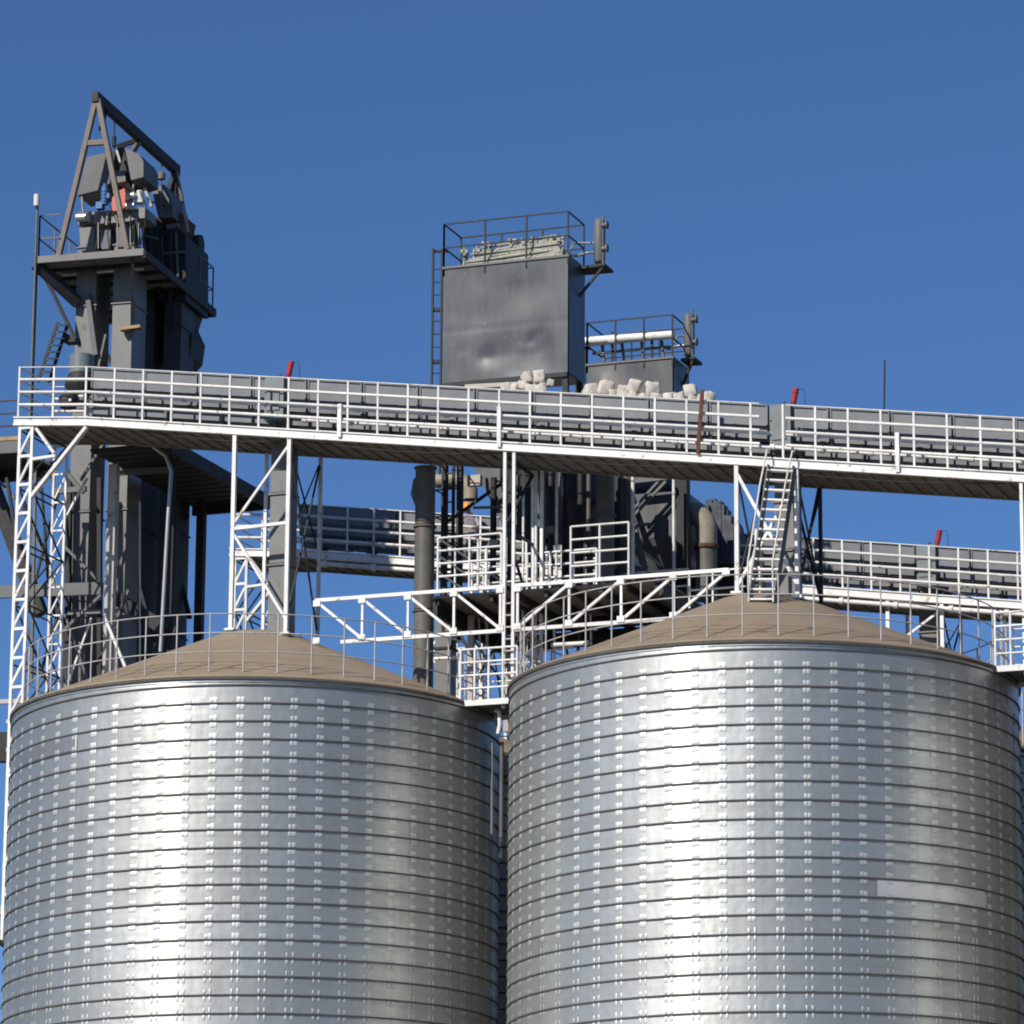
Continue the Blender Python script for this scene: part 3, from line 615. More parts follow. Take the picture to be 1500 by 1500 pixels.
# clutter on top of the tall filter
t = thing('pulse_pipe_rack', 'dusty pale rack of pipes lying on top of the tall filter box', 'pipe rack', V((a.x + .6, V1 + .5, a.z + .06)))
rnd = random.Random(4); mb = MB(); zt = a.z + .06
mb.hexa([V((a.x + .5, V1 + .18, zt)), V((b.x - .15, V1 + .12, zt)), V((b.x - .1, V1 + .95, zt)), V((a.x + .5, V1 + .9, zt))], [V((a.x + .65, V1 + .25, zt + .30)), V((b.x - .35, V1 + .2, zt + .42)), V((b.x - .4, V1 + .85, zt + .42)), V((a.x + .7, V1 + .8, zt + .28))]); part('cover', mb, DUSTY, t)
for k in range(9):
    mb = MB(); z = zt + .08 + .065 * k; v = V1 + .12 + .03 * k; mb.tube((a.x + .45 + rnd.uniform(0, .3), v, z - .02 * k + rnd.uniform(-.06, .04)), (b.x - .2 - rnd.uniform(0, .35), v, z + rnd.uniform(-.05, .06)), .03, 8); part('blow_tube', mb, DUSTY, t)
for k in range(26):
    mb = MB(); q = a.x + .3 + .095 * k + rnd.uniform(-.05, .05); mb.tube((q, V1 + .12 + rnd.random() * .2, zt), (q + rnd.uniform(-.05, .05), V1 + .2 + rnd.random() * .3, zt + rnd.uniform(.2, .6)), .022, 6); mb.box((q, V1 + .25, zt + rnd.uniform(.3, .55)), .07, .07, .08); part('valve', mb, DUSTY, t)
# white pipe and valve row on the small filter
t = thing('white_header_pipe', 'thick white header pipe above the smaller filter box', 'pipe', at(845, 500, V2))
mb = MB(); mb.tube(at(838, 501, V2 + .1), at(988, 490, V2 + .1), .095, 14); mb.tube(at(893, 498, V2 + .1), at(905, 497, V2 + .1), .115, 14); part('pipe', mb, WHITE, t)
for px in (885, 914, 943, 972):
    p = at(px, 531 - (px - 885) * .08, V2 + .3); mb = MB(); mb.tube(p, p + V((-.05, 0, .42)), .04, 8); part('valve', mb, GREY, t)
mb = MB(); p, q = at(868, 518, V2 + .3), at(982, 508, V2 + .3); mb.tube(p, q, .035, 8); part('air_line', mb, GREY, t)
for px in (897, 955): p = at(px, 530, V2 + .2); member('stand', p, p + Z * .72, .05, .05, DARK, t)

# clutter between the towers under the gallery
def simple(name, label, cat, pts, r, mt, n=10, rect=None, group=None, flange=None):
    t = thing(name, label, cat, V(pts[0]), group); mb = MB()
    if rect: [mb.bar(p, q, *rect) for p, q in zip(pts, pts[1:])]
    else: mb.path(pts, r, n) if len(pts) > 2 else mb.tube(pts[0], pts[1], r, n)
    part('body', mb, mt, t)
    if flange:
        d = (V(pts[1]) - V(pts[0])); m = int(d.length / flange)
        for k in range(m + 1): mb = MB(); p = V(pts[0]) + d.normalized() * flange * k; mb.tube(p, p + d.normalized() * .04, r * 1.22, n); part('flange', mb, mt, t)
    return t
def vpx(px, y0, y1, v): return [at(px, y1, v), V((at(px, y1, v).x, v, at(px, y0, v).z))]
simple('duct_pipe', 'dark vertical round duct behind the right hand platform railing', 'duct', vpx(886, 660, 905, 2.2), .20, PIPE, 16, flange=1.1)
simple('duct_pipe', 'dark slim vertical duct to the right of the tower between the silos', 'duct', vpx(838, 655, 850, 2.0), .10, DARK, 12, flange=.9)
simple('duct_pipe', 'blackish broad duct close behind the tower between the silos', 'duct', vpx(772, 655, 790, 2.6), .22, DARK, 14)
simple('conduit', 'thin pale conduit standing near the tower between the silos', 'conduit', vpx(765, 685, 1010, .6), .028, RAIL, 8)
simple('conduit', 'thin pale conduit right of the twin white columns', 'conduit', vpx(784, 690, 985, .8), .033, WHITE, 8)
simple('conduit', 'thin grey conduit left of the grey filter hopper', 'conduit', vpx(987, 700, 840, 4.0), .035, RAIL, 8)
simple('conduit', 'bent grey conduit hanging down beside the dark tower duct', 'conduit', [at(225, 655, .95), at(243, 668, .95), at(251, 690, .95), at(246, 760, .95), at(235, 955, .95)], .045, BARE, 8)
simple('conduit', 'dark thin conduit parallel to the bent grey one', 'conduit', [at(245, 652, 1.4), at(256, 690, 1.4), at(250, 900, 1.4)], .035, DARK, 8)
# hopper body beside the elbow duct
t = thing('hopper_bin', 'grey sheet hopper with diagonal braces under the walkway, right of the dark duct', 'hopper', at(950, 830, 4.5))
mb = MB(); v = 4.5; c0, c1, c2, c3 = at(932, 690, v), at(1003, 690, v), at(985, 835, v), at(958, 835, v)
z0 = c2.z; mb.hexa([V((c3.x, v + .4, z0)), V((c2.x, v + .4, z0)), V((c2.x, v + .9, z0)), V((c3.x, v + .9, z0))], [V((c0.x - .9, v, 23.0)), V((c1.x, v, 23.0)), V((c1.x, v + 1.5, 23.0)), V((c0.x - .9, v + 1.5, 23.0))])
part('cone', mb, FILT, t)
mb = MB(); mb.box(((c0.x - .9 + c1.x) / 2, v + .75, 23.5), c1.x - c0.x + .9, 1.5, 1.0); part('bin', mb, FILT, t)
w_ = V((0, -.45, 0))
for x0, y0, x1, y1, a_, b_ in ((905, 675, 942, 790, .12, .12), (942, 790, 955, 840, .1, .1), (935, 765, 985, 712, .06, .06), (938, 752, 985, 700, .05, .05), (938, 776, 968, 774, .06, .06), (935, 712, 988, 706, .1, .12)): member('brace', at(x0, y0, v) + w_, at(x1, y1, v) + w_, a_, b_, GREY, t)
mb = MB(); mb.bar(at(930, 798, v) + w_, at(978, 835, v) + w_, .06); part('brace', mb, TAN, t)
mb = MB(); mb.bar(at(1000, 690, v), at(1002, 840, v), .25); part('corner_column', mb, DARK, t)
t = thing('elbow_duct', 'beige round elbow duct curving down beside the dark hopper', 'duct', at(1034, 850, 5.0))
v = 5.0; mb = MB(); pts = [at(998, 752, v)] + [at(1008 + 27 * sin(k * pi / 12), 775 - 24 * cos(k * pi / 12) + (0), v) for k in range(7)] + [at(1035, 800, v)]; mb.path(pts, .235, 18); part('elbow', mb, DUCT, t)
mb = MB(); mb.tube(at(1035, 802, v), at(1035, 880, v), .23, 18); part('drop_pipe', mb, PIPE, t)
mb = MB(); mb.tube(at(1035, 799, v), at(1035, 804, v), .27, 18); part('rusty_flange', mb, RUST, t, 'rusty flange')
t = thing('blower', 'mottled blue grey jagged fan casing behind the beige elbow duct', 'fan', at(1058, 800, 6.5))
v = 6.5; rnd = random.Random(8)
for k in range(9):
    x_ = 1036 + 4.6 * k; y_ = (742, 735, 733, 738, 736, 741, 748, 757, 770)[k]; p = at(x_, y_, v + rnd.uniform(-.2, .3)); q = at(x_ + rnd.uniform(-2, 4), 830, v)
    mb = MB(); mb.bar(p, (q.x, p.y, q.z), .14 + rnd.random() * .06, .30); part('casing_rib', mb, FANC, t)
mb = MB(); mb.lathe(at(1060, 782, v) - Y * .1, [(.2, 0), (.42, .02), (.42, .3), (.2, .32)], 20, Y, split=True); part('scroll', mb, FANC, t)
mb = MB(); p = at(1035, 855, v); mb.box(p, 2.4, .8, .35); part('base', mb, DARK, t)
# caged ladder with clutter right of the down pipe
t = thing('cage_ladder', 'dark caged ladder between the round pipe and the tower between silos', 'ladder', at(665, 860, 2.4))
v = 2.4
for px in (649, 662, 672): mb = MB(); p = vpx(px, 650, 930, v); mb.bar(p[0], p[1], .06); part('rail', mb, DARK, t)
z = at(662, 925, v).z
while z < 24.6: member('rung', (at(649, 800, v).x, v, z), (at(662, 800, v).x, v, z), .03, .03, DARK, t); z += .32
c = at(661, 800, v - .05)
for k in range(5): mb = MB(); mb.path([V((c.x - .2, v, 22.0 + k * .6)), V((c.x - .25, v - .4, 22.0 + k * .6)), V((c.x + .25, v - .4, 22.0 + k * .6)), V((c.x + .2, v, 22.0 + k * .6))], .018, 6); part('cage_hoop', mb, DARK, t)
t = thing('trunk_column', 'tan rectangular trunk standing behind the left silo rim near the round pipe', 'trunk', at(655, 1040, 3.2))
p = vpx(652, 880, 1040, 3.0); mb = MB(); mb.bar(p[0], p[1], .36, .36); part('trunk', mb, TRUNK, t); mb = MB(); mb.box(p[0].lerp(p[1], .55), .42, .42, .05); part('flange', mb, DARK, t)
simple('elbow_pipe', 'khaki elbow pipe above the person in the orange helmet', 'pipe', [at(640, 705, 5.2), at(665, 702, 5.2), at(682, 706, 5.2), at(689, 718, 5.2), at(689, 732, 5.2)], .17, DUCT, 12)
simple('valve_manifold', 'cluster of white pipes and valves low between the silos, right of the white tower', 'pipes', [at(808, 945, .2), at(828, 944, .2), at(862, 942, .2)], .05, WHITE, 8)
simple('cross_pipe', 'short white horizontal pipe right of the dark trunk at the left silo rim', 'pipe', [at(636, 965, .5), at(668, 963, .5)], .04, WHITE, 8)
simple('white_post', 'stout white post on the left silo rim beside the small stage', 'post', vpx(674, 950, 1032, .3), .05, WHITE, 8)

t = thing('platform_railing', 'white railing across the middle platform behind the tower between the silos', 'railing', V((5.9, .9, 20.9)))
cage(t, WHITE, 5.75, 7.3, .9, 20.85, 1.1, 3, 4, .026)
cage(t, RAIL, 4.5, 6.0, 1.6, 20.85, 1.05, 3, 3, .022)
t = thing('pipe_stack', 'tangle of dark vertical pipes and brackets behind the tower between the silos', 'pipes', V((6.6, 2.2, 20.9)))
rnd = random.Random(21)
for px, y0, y1, v, r_, m_ in ((700, 790, 860, 1.2, .03, WHITE), (712, 800, 860, 1.0, .035, WHITE), (722, 700, 860, 2.8, .07, DARK), (748, 660, 905, 2.9, .09, DARK), (796, 670, 850, 1.6, .04, GREY), (806, 665, 900, 2.4, .06, DARK), (815, 680, 850, 1.2, .03, RAIL), (826, 665, 850, 2.9, .05, DARK), (850, 660, 850, 2.8, .07, DARK), (862, 670, 850, 3.4, .05, PIPE), (905, 690, 850, 3.0, .12, DARK), (918, 690, 850, 3.4, .16, PIPE), (927, 690, 850, 2.4, .04, RAIL)):
    mb = MB(); p = vpx(px, y0, y1, v); mb.tube(p[0], p[1], r_, 10); part('pipe', mb, m_, t)
for k in range(16):
    px = rnd.uniform(690, 900); py = rnd.uniform(690, 845); v = rnd.uniform(1.5, 3.2); p = at(px, py, v); mb = MB()
    if k % 2: mb.bar(p, p + V((rnd.uniform(.3, .9), rnd.uniform(-.2, .2), rnd.choice((0, 0, .5, -.5)))), .05)
    else: mb.box(p, rnd.uniform(.12, .3), .15, rnd.uniform(.12, .35))
    part('bracket', mb, rnd.choice((DARK, GREY, DARK, TAN, PIPE)), t)
t = thing('braced_partition', 'grey sheet panels with dark cross braces behind the middle platform railing', 'panel', V((7.6, 5.5, 21)))
v = 5.5; p, q = at(790, 800, v), at(880, 690, v); mb = MB(); mb.box(((p.x + q.x) / 2, v, (p.z + q.z) / 2), q.x - p.x, .08, q.z - p.z); part('sheet', mb, GREY, t)
for x0, y0, x1, y1 in ((792, 695, 835, 795), (838, 695, 800, 795), (845, 690, 845, 800), (792, 742, 880, 735)): member('brace', at(x0, y0, v - .1), at(x1, y1, v - .1), .07, .05, DARK, t)
t = thing('low_pipes', 'white and dark pipes with braces low between the silos behind the small railed stage', 'pipes', V((5.6, 1.4, 18.3)))
for x0, y0, x1, y1, v, w_, m_ in ((700, 880, 706, 1010, 1.4, .04, WHITE), (712, 890, 716, 1010, 1.6, .05, WHITE), (690, 930, 735, 1000, 1.2, .04, DARK), (735, 930, 690, 1010, 1.3, .04, DARK), (770, 900, 800, 985, 1.0, .05, DARK), (800, 910, 772, 990, .9, .04, WHITE), (812, 920, 812, 985, .7, .04, RAIL), (822, 915, 835, 975, .9, .04, DARK), (850, 905, 846, 965, .8, .05, DARK), (790, 955, 840, 948, .6, .04, RAIL), (660, 900, 690, 960, 1.5, .05, DARK), (690, 890, 660, 950, 1.6, .05, DARK), (780, 985, 815, 970, .4, .05, DARK), (865, 900, 866, 960, 1.2, .04, RAIL)): member('pipe', at(x0, y0, v), at(x1, y1, v), w_, w_, m_, t)
t = thing('gallery_cable', 'thin dark cable sagging along the underside of the front walkway', 'cable', V((-2, -.9, 24.6)))
for a_, b_ in ((-2.4, 1.2), (1.2, 5.9), (5.9, 10.9), (10.9, 16.5)):
    mb = MB(); mb.path([V((a_ + (b_ - a_) * k / 8, -.80, zb(a_ + (b_ - a_) * k / 8) - .03 - .10 * sin(pi * k / 8))) for k in range(9)], .012, 5); part('cable', mb, DARK, t)
t = thing('tower_pipework', 'dark pipes and braces crowding the space behind the left lattice tower', 'pipework', V((-5, 1.6, 19)))
for x0, y0, x1, y1, v, w_, m_ in ((52, 690, 46, 1000, 1.6, .06, GREY), (60, 700, 78, 960, 2.0, .05, DARK), (86, 720, 52, 850, 2.2, .05, DARK), (50, 780, 90, 880, 2.4, .05, GREY), (94, 870, 60, 985, 2.0, .05, DARK), (70, 860, 100, 940, 2.2, .16, DARK), (30, 735, 60, 800, 2.6, .08, DARK), (10, 700, 26, 800, 3, .07, DARK), (102, 700, 98, 1000, 2.8, .12, DARK), (146, 700, 146, 1010, 2.5, .10, DARK), (40, 920, 70, 1010, 1.8, .04, GREY), (95, 900, 130, 1000, 1.2, .05, GREY), (100, 1000, 134, 905, 1.2, .04, RAIL), (190, 860, 150, 960, 2.2, .06, GREY), (205, 860, 240, 990, 3.0, .07, DARK), (262, 905, 236, 990, 3.0, .06, DARK), (205, 735, 205, 1000, 2.4, .03, RAIL)): member('pipe', at(x0, y0, v), at(x1, y1, v), w_, w_, m_, t)
for k in range(12): member('rung', at(44, 720 + k * 24, 1.6), at(54, 720 + k * 24, 1.6), .025, .025, GREY, t)
# person at the rear walkway
def person(label, base, face):
    t = thing('person', label, 'person', base)
    pts = {'pel': (0, 0, .92), 'wai': (.0, -.05, 1.08), 'che': (.03, -.18, 1.30), 'nec': (.04, -.29, 1.44), 'hd': (.04, -.34, 1.52), 'tp': (.04, -.36, 1.66),
           'hl': (-.10, 0, .88), 'kl': (-.13, -.08, .48), 'al': (-.13, .02, .09), 'tl': (-.14, -.14, .04), 'hr': (.10, 0, .88), 'kr': (.15, -.14, .50), 'ar': (.14, .0, .09), 'tr': (.15, -.16, .04),
           'sl': (-.17, -.20, 1.36), 'el': (-.27, -.30, 1.10), 'wl': (-.20, -.48, .98), 'gl': (-.18, -.56, .96), 'sr': (.22, -.20, 1.36), 'er': (.34, -.26, 1.10), 'wr': (.30, -.46, 1.0), 'gr': (.28, -.54, .98)}
    rad = {'pel': .15, 'wai': .145, 'che': .165, 'nec': .065, 'hd': .085, 'tp': .085, 'hl': .095, 'kl': .07, 'al': .05, 'tl': .045, 'hr': .095, 'kr': .07, 'ar': .05, 'tr': .045, 'sl': .075, 'el': .055, 'wl': .04, 'gl': .04, 'sr': .075, 'er': .055, 'wr': .04, 'gr': .04}
    ed = ['pel wai', 'wai che', 'che nec', 'nec hd', 'hd tp', 'pel hl', 'hl kl', 'kl al', 'al tl', 'pel hr', 'hr kr', 'kr ar', 'ar tr', 'che sl', 'sl el', 'el wl', 'wl gl', 'che sr', 'sr er', 'er wr', 'wr gr']
    ks = list(pts); me = bpy.data.meshes.new('rig'); me.from_pydata([pts[k] for k in ks], [tuple(ks.index(q) for q in e.split()) for e in ed], [])
    ob = bpy.data.objects.new('body', me); COL.objects.link(ob)
    ob.modifiers.new('skin', 'SKIN'); sv = me.skin_vertices[0].data
    for i, k in enumerate(ks): sv[i].radius = (rad[k], rad[k] * (.75 if k in ('wai', 'che', 'pel') else 1)); sv[i].use_root = (k == 'pel')
    s = ob.modifiers.new('sub', 'SUBSURF'); s.levels = 2; s.render_levels = 2
    dg = bpy.context.evaluated_depsgraph_get(); m2 = bpy.data.meshes.new_from_object(ob.evaluated_get(dg)); ob.modifiers.clear(); ob.data = m2
    m2.materials.clear()
    for q in (CLOTH, TROUS, SKIN): m2.materials.append(q)
    for p in m2.polygons:
        c = p.center; p.use_smooth = True
        p.material_index = 1 if c.z < .95 and abs(c.x) < .22 and c.y > -.3 else (2 if c.z > 1.44 and c.y < -.2 or (c.y < -.48 and c.z < 1.1) else 0)
    ob.parent = t; WO[ob.name] = V(base)
    mb = MB(); mb.lathe(V(base) + V((.04, -.36, 1.60)), [(.17, 0), (.165, .02), (.128, .03), (.125, .08), (.10, .13), (.05, .16), (.01, .165)], 18, V((0, -.25, 1))); part('helmet', mb, HELM, t)
    for s in (-1, 1):
        g = 'gl' if s < 0 else 'gr'; b = V(base) + V(pts[g]); mb = MB()
        for k, q in enumerate((-.03, -.01, .01, .03)): mb.path([b + V((q, -.03, 0)), b + V((q, -.075 + abs(q) * .3, -.01)), b + V((q, -.10 + abs(q) * .4, -.04))], .009, 6)
        mb.path([b + V((-s * .035, .0, .01)), b + V((-s * .06, -.03, .0)), b + V((-s * .055, -.06, -.02))], .01, 6); part('fingers', mb, SKIN, t)
    t.rotation_euler = (0, 0, face); t.scale = (.9, .9, .9); return t
pu = at(688, 760, RV - .8)
person('person in grey work clothes and an orange helmet stooping on the rear walkway', V((pu.x, RV - .55, zb(pu.x) - .36 + .07)), radians(-12))

# ------------------------------------------------------------------ white blocks heaped on the front conveyor
rnd = random.Random(11)
def block(px, py, sx, sz, label, rot):
    p = at(px, py, .0); t = thing('stone_block', label, 'block', p, 'pale stone blocks on the front conveyor')
    mb = MB(); vs = []; fs = []; n, m_ = 12, 7; ph = [rnd.uniform(0, 6.3) for _ in range(6)]; e = rnd.uniform(.22, .42)
    def se(c, k): return math.copysign(abs(c) ** k, c)
    for jj in range(m_ + 1):
        b = -pi / 2 + pi * jj / m_
        for k in range(n):
            a = 2 * pi * k / n; f = 1 + .07 * sin(2 * a + ph[0]) + .06 * sin(3 * a + ph[1] + 2 * b) + .10 * sin(2 * b + ph[2] + a) + rnd.uniform(-.06, .06)
            vs.append(V((f * se(cos(b), e) * se(cos(a), e) * sx * .5, f * se(cos(b), e) * se(sin(a), e) * sx * .5, f * se(sin(b), e) * sz * .5)))
    fs = [(jj * n + k, jj * n + (k + 1) % n, (jj + 1) * n + (k + 1) % n, (jj + 1) * n + k) for jj in range(m_) for k in range(n)]
    M = Matrix.Rotation(rot, 3, 'Y') @ Matrix.Rotation(rnd.random() * 6, 3, 'Z'); mb.add([p + M @ q for q in vs], fs, True); part('stone', mb, STONE, t)
BL = [(741, 566, 14, 10), (757, 567, 14, 11), (768, 565, 14, 12), (779, 568, 16, 12), (793, 569, 14, 13), (772, 552, 12, 15), (789, 552, 15, 18), (806, 560, 9, 10),
      (865, 573, 20, 18), (889, 568, 20, 22), (878, 580, 12, 8), (897, 578, 14, 14), (914, 574, 15, 18), (929, 566, 16, 20), (927, 580, 15, 13), (944, 582, 10, 12), (955, 570, 16, 20), (961, 583, 17, 12),
      (982, 582, 15, 14), (997, 582, 15, 14), (1013, 572, 15, 18), (1016, 584, 15, 12), (1037, 582, 14, 16), (1025, 584, 8, 14)]
srt = sorted(range(len(BL)), key=lambda i: BL[i][0])
for n_, i in enumerate(srt):
    x_, y_, sx, sz = BL[i]; look = 'small squat' if sx * sz < 165 else ('tall' if sz > sx else ('wide' if sx > 15 else 'rough'))
    block(x_, y_ + 1.5, sx / 60, sz / 64, '%s pale block on the front conveyor, %s from the left of its heap' % (look, ORD[n_]), rnd.uniform(-.3, .3))
t = thing('timber_ledge', 'long pale horizontal board just above the conveyor below the tall filter box', 'board', at(685, 566, .7)); mb = MB(); mb.bar(at(682, 567, .9), at(775, 562, .9), .1, .09); part('board', mb, TAN, t)
simple('rusty_bar', 'rusty brown bar leaning upright against the front railing', 'bar', [at(1022, 664, -.95), at(1029, 571, -.95)], .03, RUST, rect=(.075, .04))
simple('lightning_rod', 'thin dark lightning rod standing on the front conveyor at the right', 'rod', [at(1295, 603, .3), at(1296, 528, .3)], .018, DARK, 6)

# ------------------------------------------------------------------ left end: drum, ladder, side walkway
t = thing('inlet_drum', 'grey green round inlet drum at the left start of the front conveyor', 'drum', at(118, 600, .25))
c = at(119, 548, .25); mb = MB(); mb.lathe(c, [(.27, 0), (.27, .42)], 22); part('drum', mb, GREEN, t)
mb = MB(); mb.lathe(c, [(.14, -.62), (.20, -.5), (.36, -.30), (.36, -.22), (.27, -.01)], 22); part('cone', mb, DARK, t)
mb = MB(); p = at(100, 590, .0); mb.lathe(p, [(.18, -.12), (.22, 0), (.2, .14), (.12, .2)], 16); part('motor', mb, DARK, t)
mb = MB(); p = at(120, 582, -.1); mb.box(p, .12, .12, .1); mb.box(at(103, 586, -.2), .06, .05, .06); part('junction_box', mb, BARE, t)
def ladder_thing(label, a0, a1, b0, b1, n, mt, mt2):
    t = thing('ladder', label, 'ladder', b0); 
    for p, q in ((a0, b0), (a1, b1)): mb = MB(); mb.bar(p, q, .04, .07); part('stringer', mb, mt, t)
    for k in range(n): f = (k + .5) / n; mb = MB(); mb.bar(a0.lerp(b0, f), a1.lerp(b1, f), .13, .03); part('rung', mb, mt2, t)
    return t
ladder_thing('slanting grey ladder left of the elevator trunks above the walkway', at(85, 472, 1.3), at(100, 472, 1.6), at(55, 560, 1.3), at(72, 560, 1.6), 9, DARK, BARE)
t = thing('stair_landing', 'little bracket landing joining the slanting ladder to the trunk', 'platform', at(98, 490, 1.6)); mb = MB(); mb.prism([at(92, 486, 1.6), at(110, 494, 1.6), at(110, 500, 1.6), at(92, 501, 1.6)], (0, .3, 0)); part('plate', mb, DARK, t)
t = thing('side_walkway', 'dark side walkway leaving the picture at the left, with an ochre edge', 'walkway', at(0, 660, 3.2))
a, b = at(-60, 636, 2.6), at(27, 642, 2.6); b = V((b.x, b.y, b.z)); a = V((a.x, a.y, b.z + .05))
mb = MB(); mb.bar(a, b, .08, .09); part('edge_strip', mb, OCHRE, t)
mb = MB(); mb.bar(a - Z * .2, b - Z * .2, .07, .28); part('side_beam', mb, GREY, t)
mb = MB(); mb.box((a + b) / 2 + V((0, .9, -.30)), (b - a).length, 1.7, .06); mb.box((a + b) / 2 + V((0, 1.7, -.35)), (b - a).length, .1, .4); part('deck_plate', mb, DARK, t)
for h in (.3, .6, .9):
    mb = MB(); mb.tube(a + Z * h, b + Z * h, .018, 6); part('rail', mb, RUST, t)
simple('tilted_beam', 'dark tilted beam descending behind the lattice tower at the left edge', 'beam', [at(-30, 660, 4), at(60, 900, 4)], .1, DARK, rect=(.25, .3))
simple('tilted_beam', 'slim grey brace at the left edge of the picture below the side walkway', 'beam', [at(-5, 700, 3.4), at(22, 730, 3.4)], .1, GREY, rect=(.06, .06))
simple('far_pipe', 'dark curved pipe at the left edge near the bottom of the left silo', 'pipe', [at(-20, 1366, 6), at(0, 1372, 6), at(16, 1383, 6), at(28, 1396, 6)], .17, DARK, 10)
simple('far_beam', 'tan horizontal beam at the left edge beside the lower silo wall', 'beam', [at(-30, 1334, 6), at(20, 1334, 6)], .1, TAN, rect=(.2, .22))
simple('far_beam', 'pale horizontal beam at the left edge behind the lattice foot', 'beam', [at(-30, 1029, 4), at(60, 1026, 4)], .1, TAN, rect=(.08, .10))
simple('far_beam', 'dark block of beams at the left edge below the rim of the left silo', 'beam', [at(-40, 1095, 8), at(30, 1095, 8)], .1, DARK, rect=(.3, .7))

# ------------------------------------------------------------------ bucket elevator tower
zp = T(0, 0, 0).z + att(52, 380, 0).z
PWd, PDp = 2.62, 4.9
t = thing('elevator_platform', 'dark railed platform near the top of the bucket elevator tower', 'platform', T(0, 0, zp))
mb = MB(); mb.prism([T(0, 0, zp - .04), T(PWd, 0, zp - .04), T(PWd, PDp, zp - .04), T(0, PDp, zp - .04)], (0, 0, .06)); part('deck_plate', mb, DECK, t)
mb = MB(); mb.bar(T(0, 0, zp - .02), T(PWd, 0, zp - .02), .07, .16); part('edge_beam', mb, TRUNK, t, 'front edge beam, sunlit tone painted in')  # lighter paint stands for sun on the front edge; other edges painted dark
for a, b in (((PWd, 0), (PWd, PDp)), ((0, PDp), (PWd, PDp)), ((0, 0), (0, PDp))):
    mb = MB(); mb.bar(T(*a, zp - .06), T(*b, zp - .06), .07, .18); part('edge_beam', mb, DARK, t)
for k in range(1, 7): member('joist', T(.05, PDp * k / 7, zp - .07), T(PWd - .05, PDp * k / 7, zp - .07), .08, .08, DARK, t)
mb = MB(); mb.tube(att(92, 402, 1.0), att(172, 396, 1.0), .05, 8); mb.tube(att(182, 396, 1.0), att(212, 393, 1.0), .05, 8); part('lamp_tube', mb, BARE, t)
for a, b in (((.05, .05), (.05, PDp - .05)), ((PWd - .05, 3.9), (PWd - .05, PDp - .05)), ((PWd - .05, PDp - .05), (.05, PDp - .05)), ((.05, .05), (.55, .05))):
    p, q = T(*a, zp), T(*b, zp); L = (q - p).length; n = max(1, int(L / .9))
    for h in (.5, 1.05): member('rail', p + Z * h, q + Z * h, .026, .026, BROWN, t)
    for k in range(n): c = p.lerp(q, k / n); member('railing_post', c, c + Z * 1.05, .03, .03, BROWN, t)
for a in (.06, PWd - .3):                         # knee brackets down to the trunks
    for b in (.1, 2.6):
        mb = MB(); mb.bar(T(a, b, zp - .1), T(max(a, .72) if a < 1 else a - .25, b + .75, zp - 1.75), .07); part('knee_bracket', mb, GREY if a < 1 else DARK, t)
mb = MB(); mb.bar(T(.0, .0, zp - .1), T(.75, .8, zp - .85), .06, .3); part('knee_bracket', mb, DARK, t)

def elevator(label, b0, u_list, wd, dp, ztop, mt):
    t = thing('bucket_elevator', label, 'bucket elevator', T(u_list[0], b0, 0), 'bucket elevators of the tower')
    for a in u_list:
        z = 0.0
        while z < ztop - .1:
            z1 = min(ztop, z + 2.43); mb = MB(); mb.box(T(a, b0 + dp / 2, (z + z1) / 2), wd, dp, z1 - z - .012, tu, tv); mb.box(T(a, b0 + dp / 2, z1 - .04), wd + .07, dp + .07, .03, tu, tv)
            part('trunk_section', mb, mt, t); z = z1
    return t
def tx(px, py, b): return (att(px, py, b) - TO).dot(tu)
ea = tx(124, 500, .95); eb = tx(178, 500, .95)
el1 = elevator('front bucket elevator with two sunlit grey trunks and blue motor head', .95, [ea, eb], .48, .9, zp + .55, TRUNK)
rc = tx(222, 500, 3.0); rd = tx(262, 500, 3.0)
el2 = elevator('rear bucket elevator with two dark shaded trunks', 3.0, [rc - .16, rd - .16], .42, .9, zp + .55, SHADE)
def hood(mb, b, dep, poly):                       # silhouette polygon on the plane v'=b, extruded back
    mb.prism([att(x_, y_, b) for x_, y_ in poly], tv * dep)
# front head
mb = MB(); hood(mb, .75, .9, [(113, 286), (127, 230), (153, 224), (161, 236), (161, 268), (142, 279)]); part('head_hood', mb, GREY, el1)
mb = MB(); hood(mb, .78, .05, [(133, 234), (153, 229), (155, 254), (138, 257)]); part('inspection_door', mb, GREY, el1)
mb = MB(); hood(mb, .95, .9, [(160, 232), (166, 218), (182, 216), (190, 264), (160, 270)]); part('head_drum_casing', mb, DARK, el1)
mb = MB(); hood(mb, .70, 1.0, [(181, 216), (204, 226), (210, 236), (210, 259), (191, 264)]); part('head_hood', mb, GREY, el1)
mb = MB(); hood(mb, .80, .5, [(169, 251), (183, 249), (184, 265), (171, 268)]); part('head_box', mb, GREY, el1)
mb = MB(); mb.bar(att(171, 220, .7), att(177, 240, .7), .05); part('strut', mb, TAN, el1)
mb = MB(); hood(mb, .80, .6, [(112, 312), (215, 305), (216, 320), (204, 322), (170, 326), (114, 329)]); part('gear_frame', mb, TRUNK, el1)
mb = MB(); c = att(113, 319, .7); mb.tube(c, c + tu * .3, .10, 14); mb.tube(c + tu * .30, c + tu * .34, .13, 14); part('bearing', mb, BARE, el1)
mb = MB(); c = att(153, 300, .6); mb.tube(c, c + Z * .42, .085, 14); mb.tube(c + Z * .42, c + Z * .50, .05, 12)
for q in (.06, .14, .22, .30): mb.tube(c + Z * q, c + Z * (q + .03), .098, 14)
mb.box(c + Z * .2 + tu * .09, .08, .12, .12, tu, tv); mb.box(att(147, 302, .62), .15, .2, .16, tu, tv); part('motor', mb, BLUE, el1, 'blue motor')
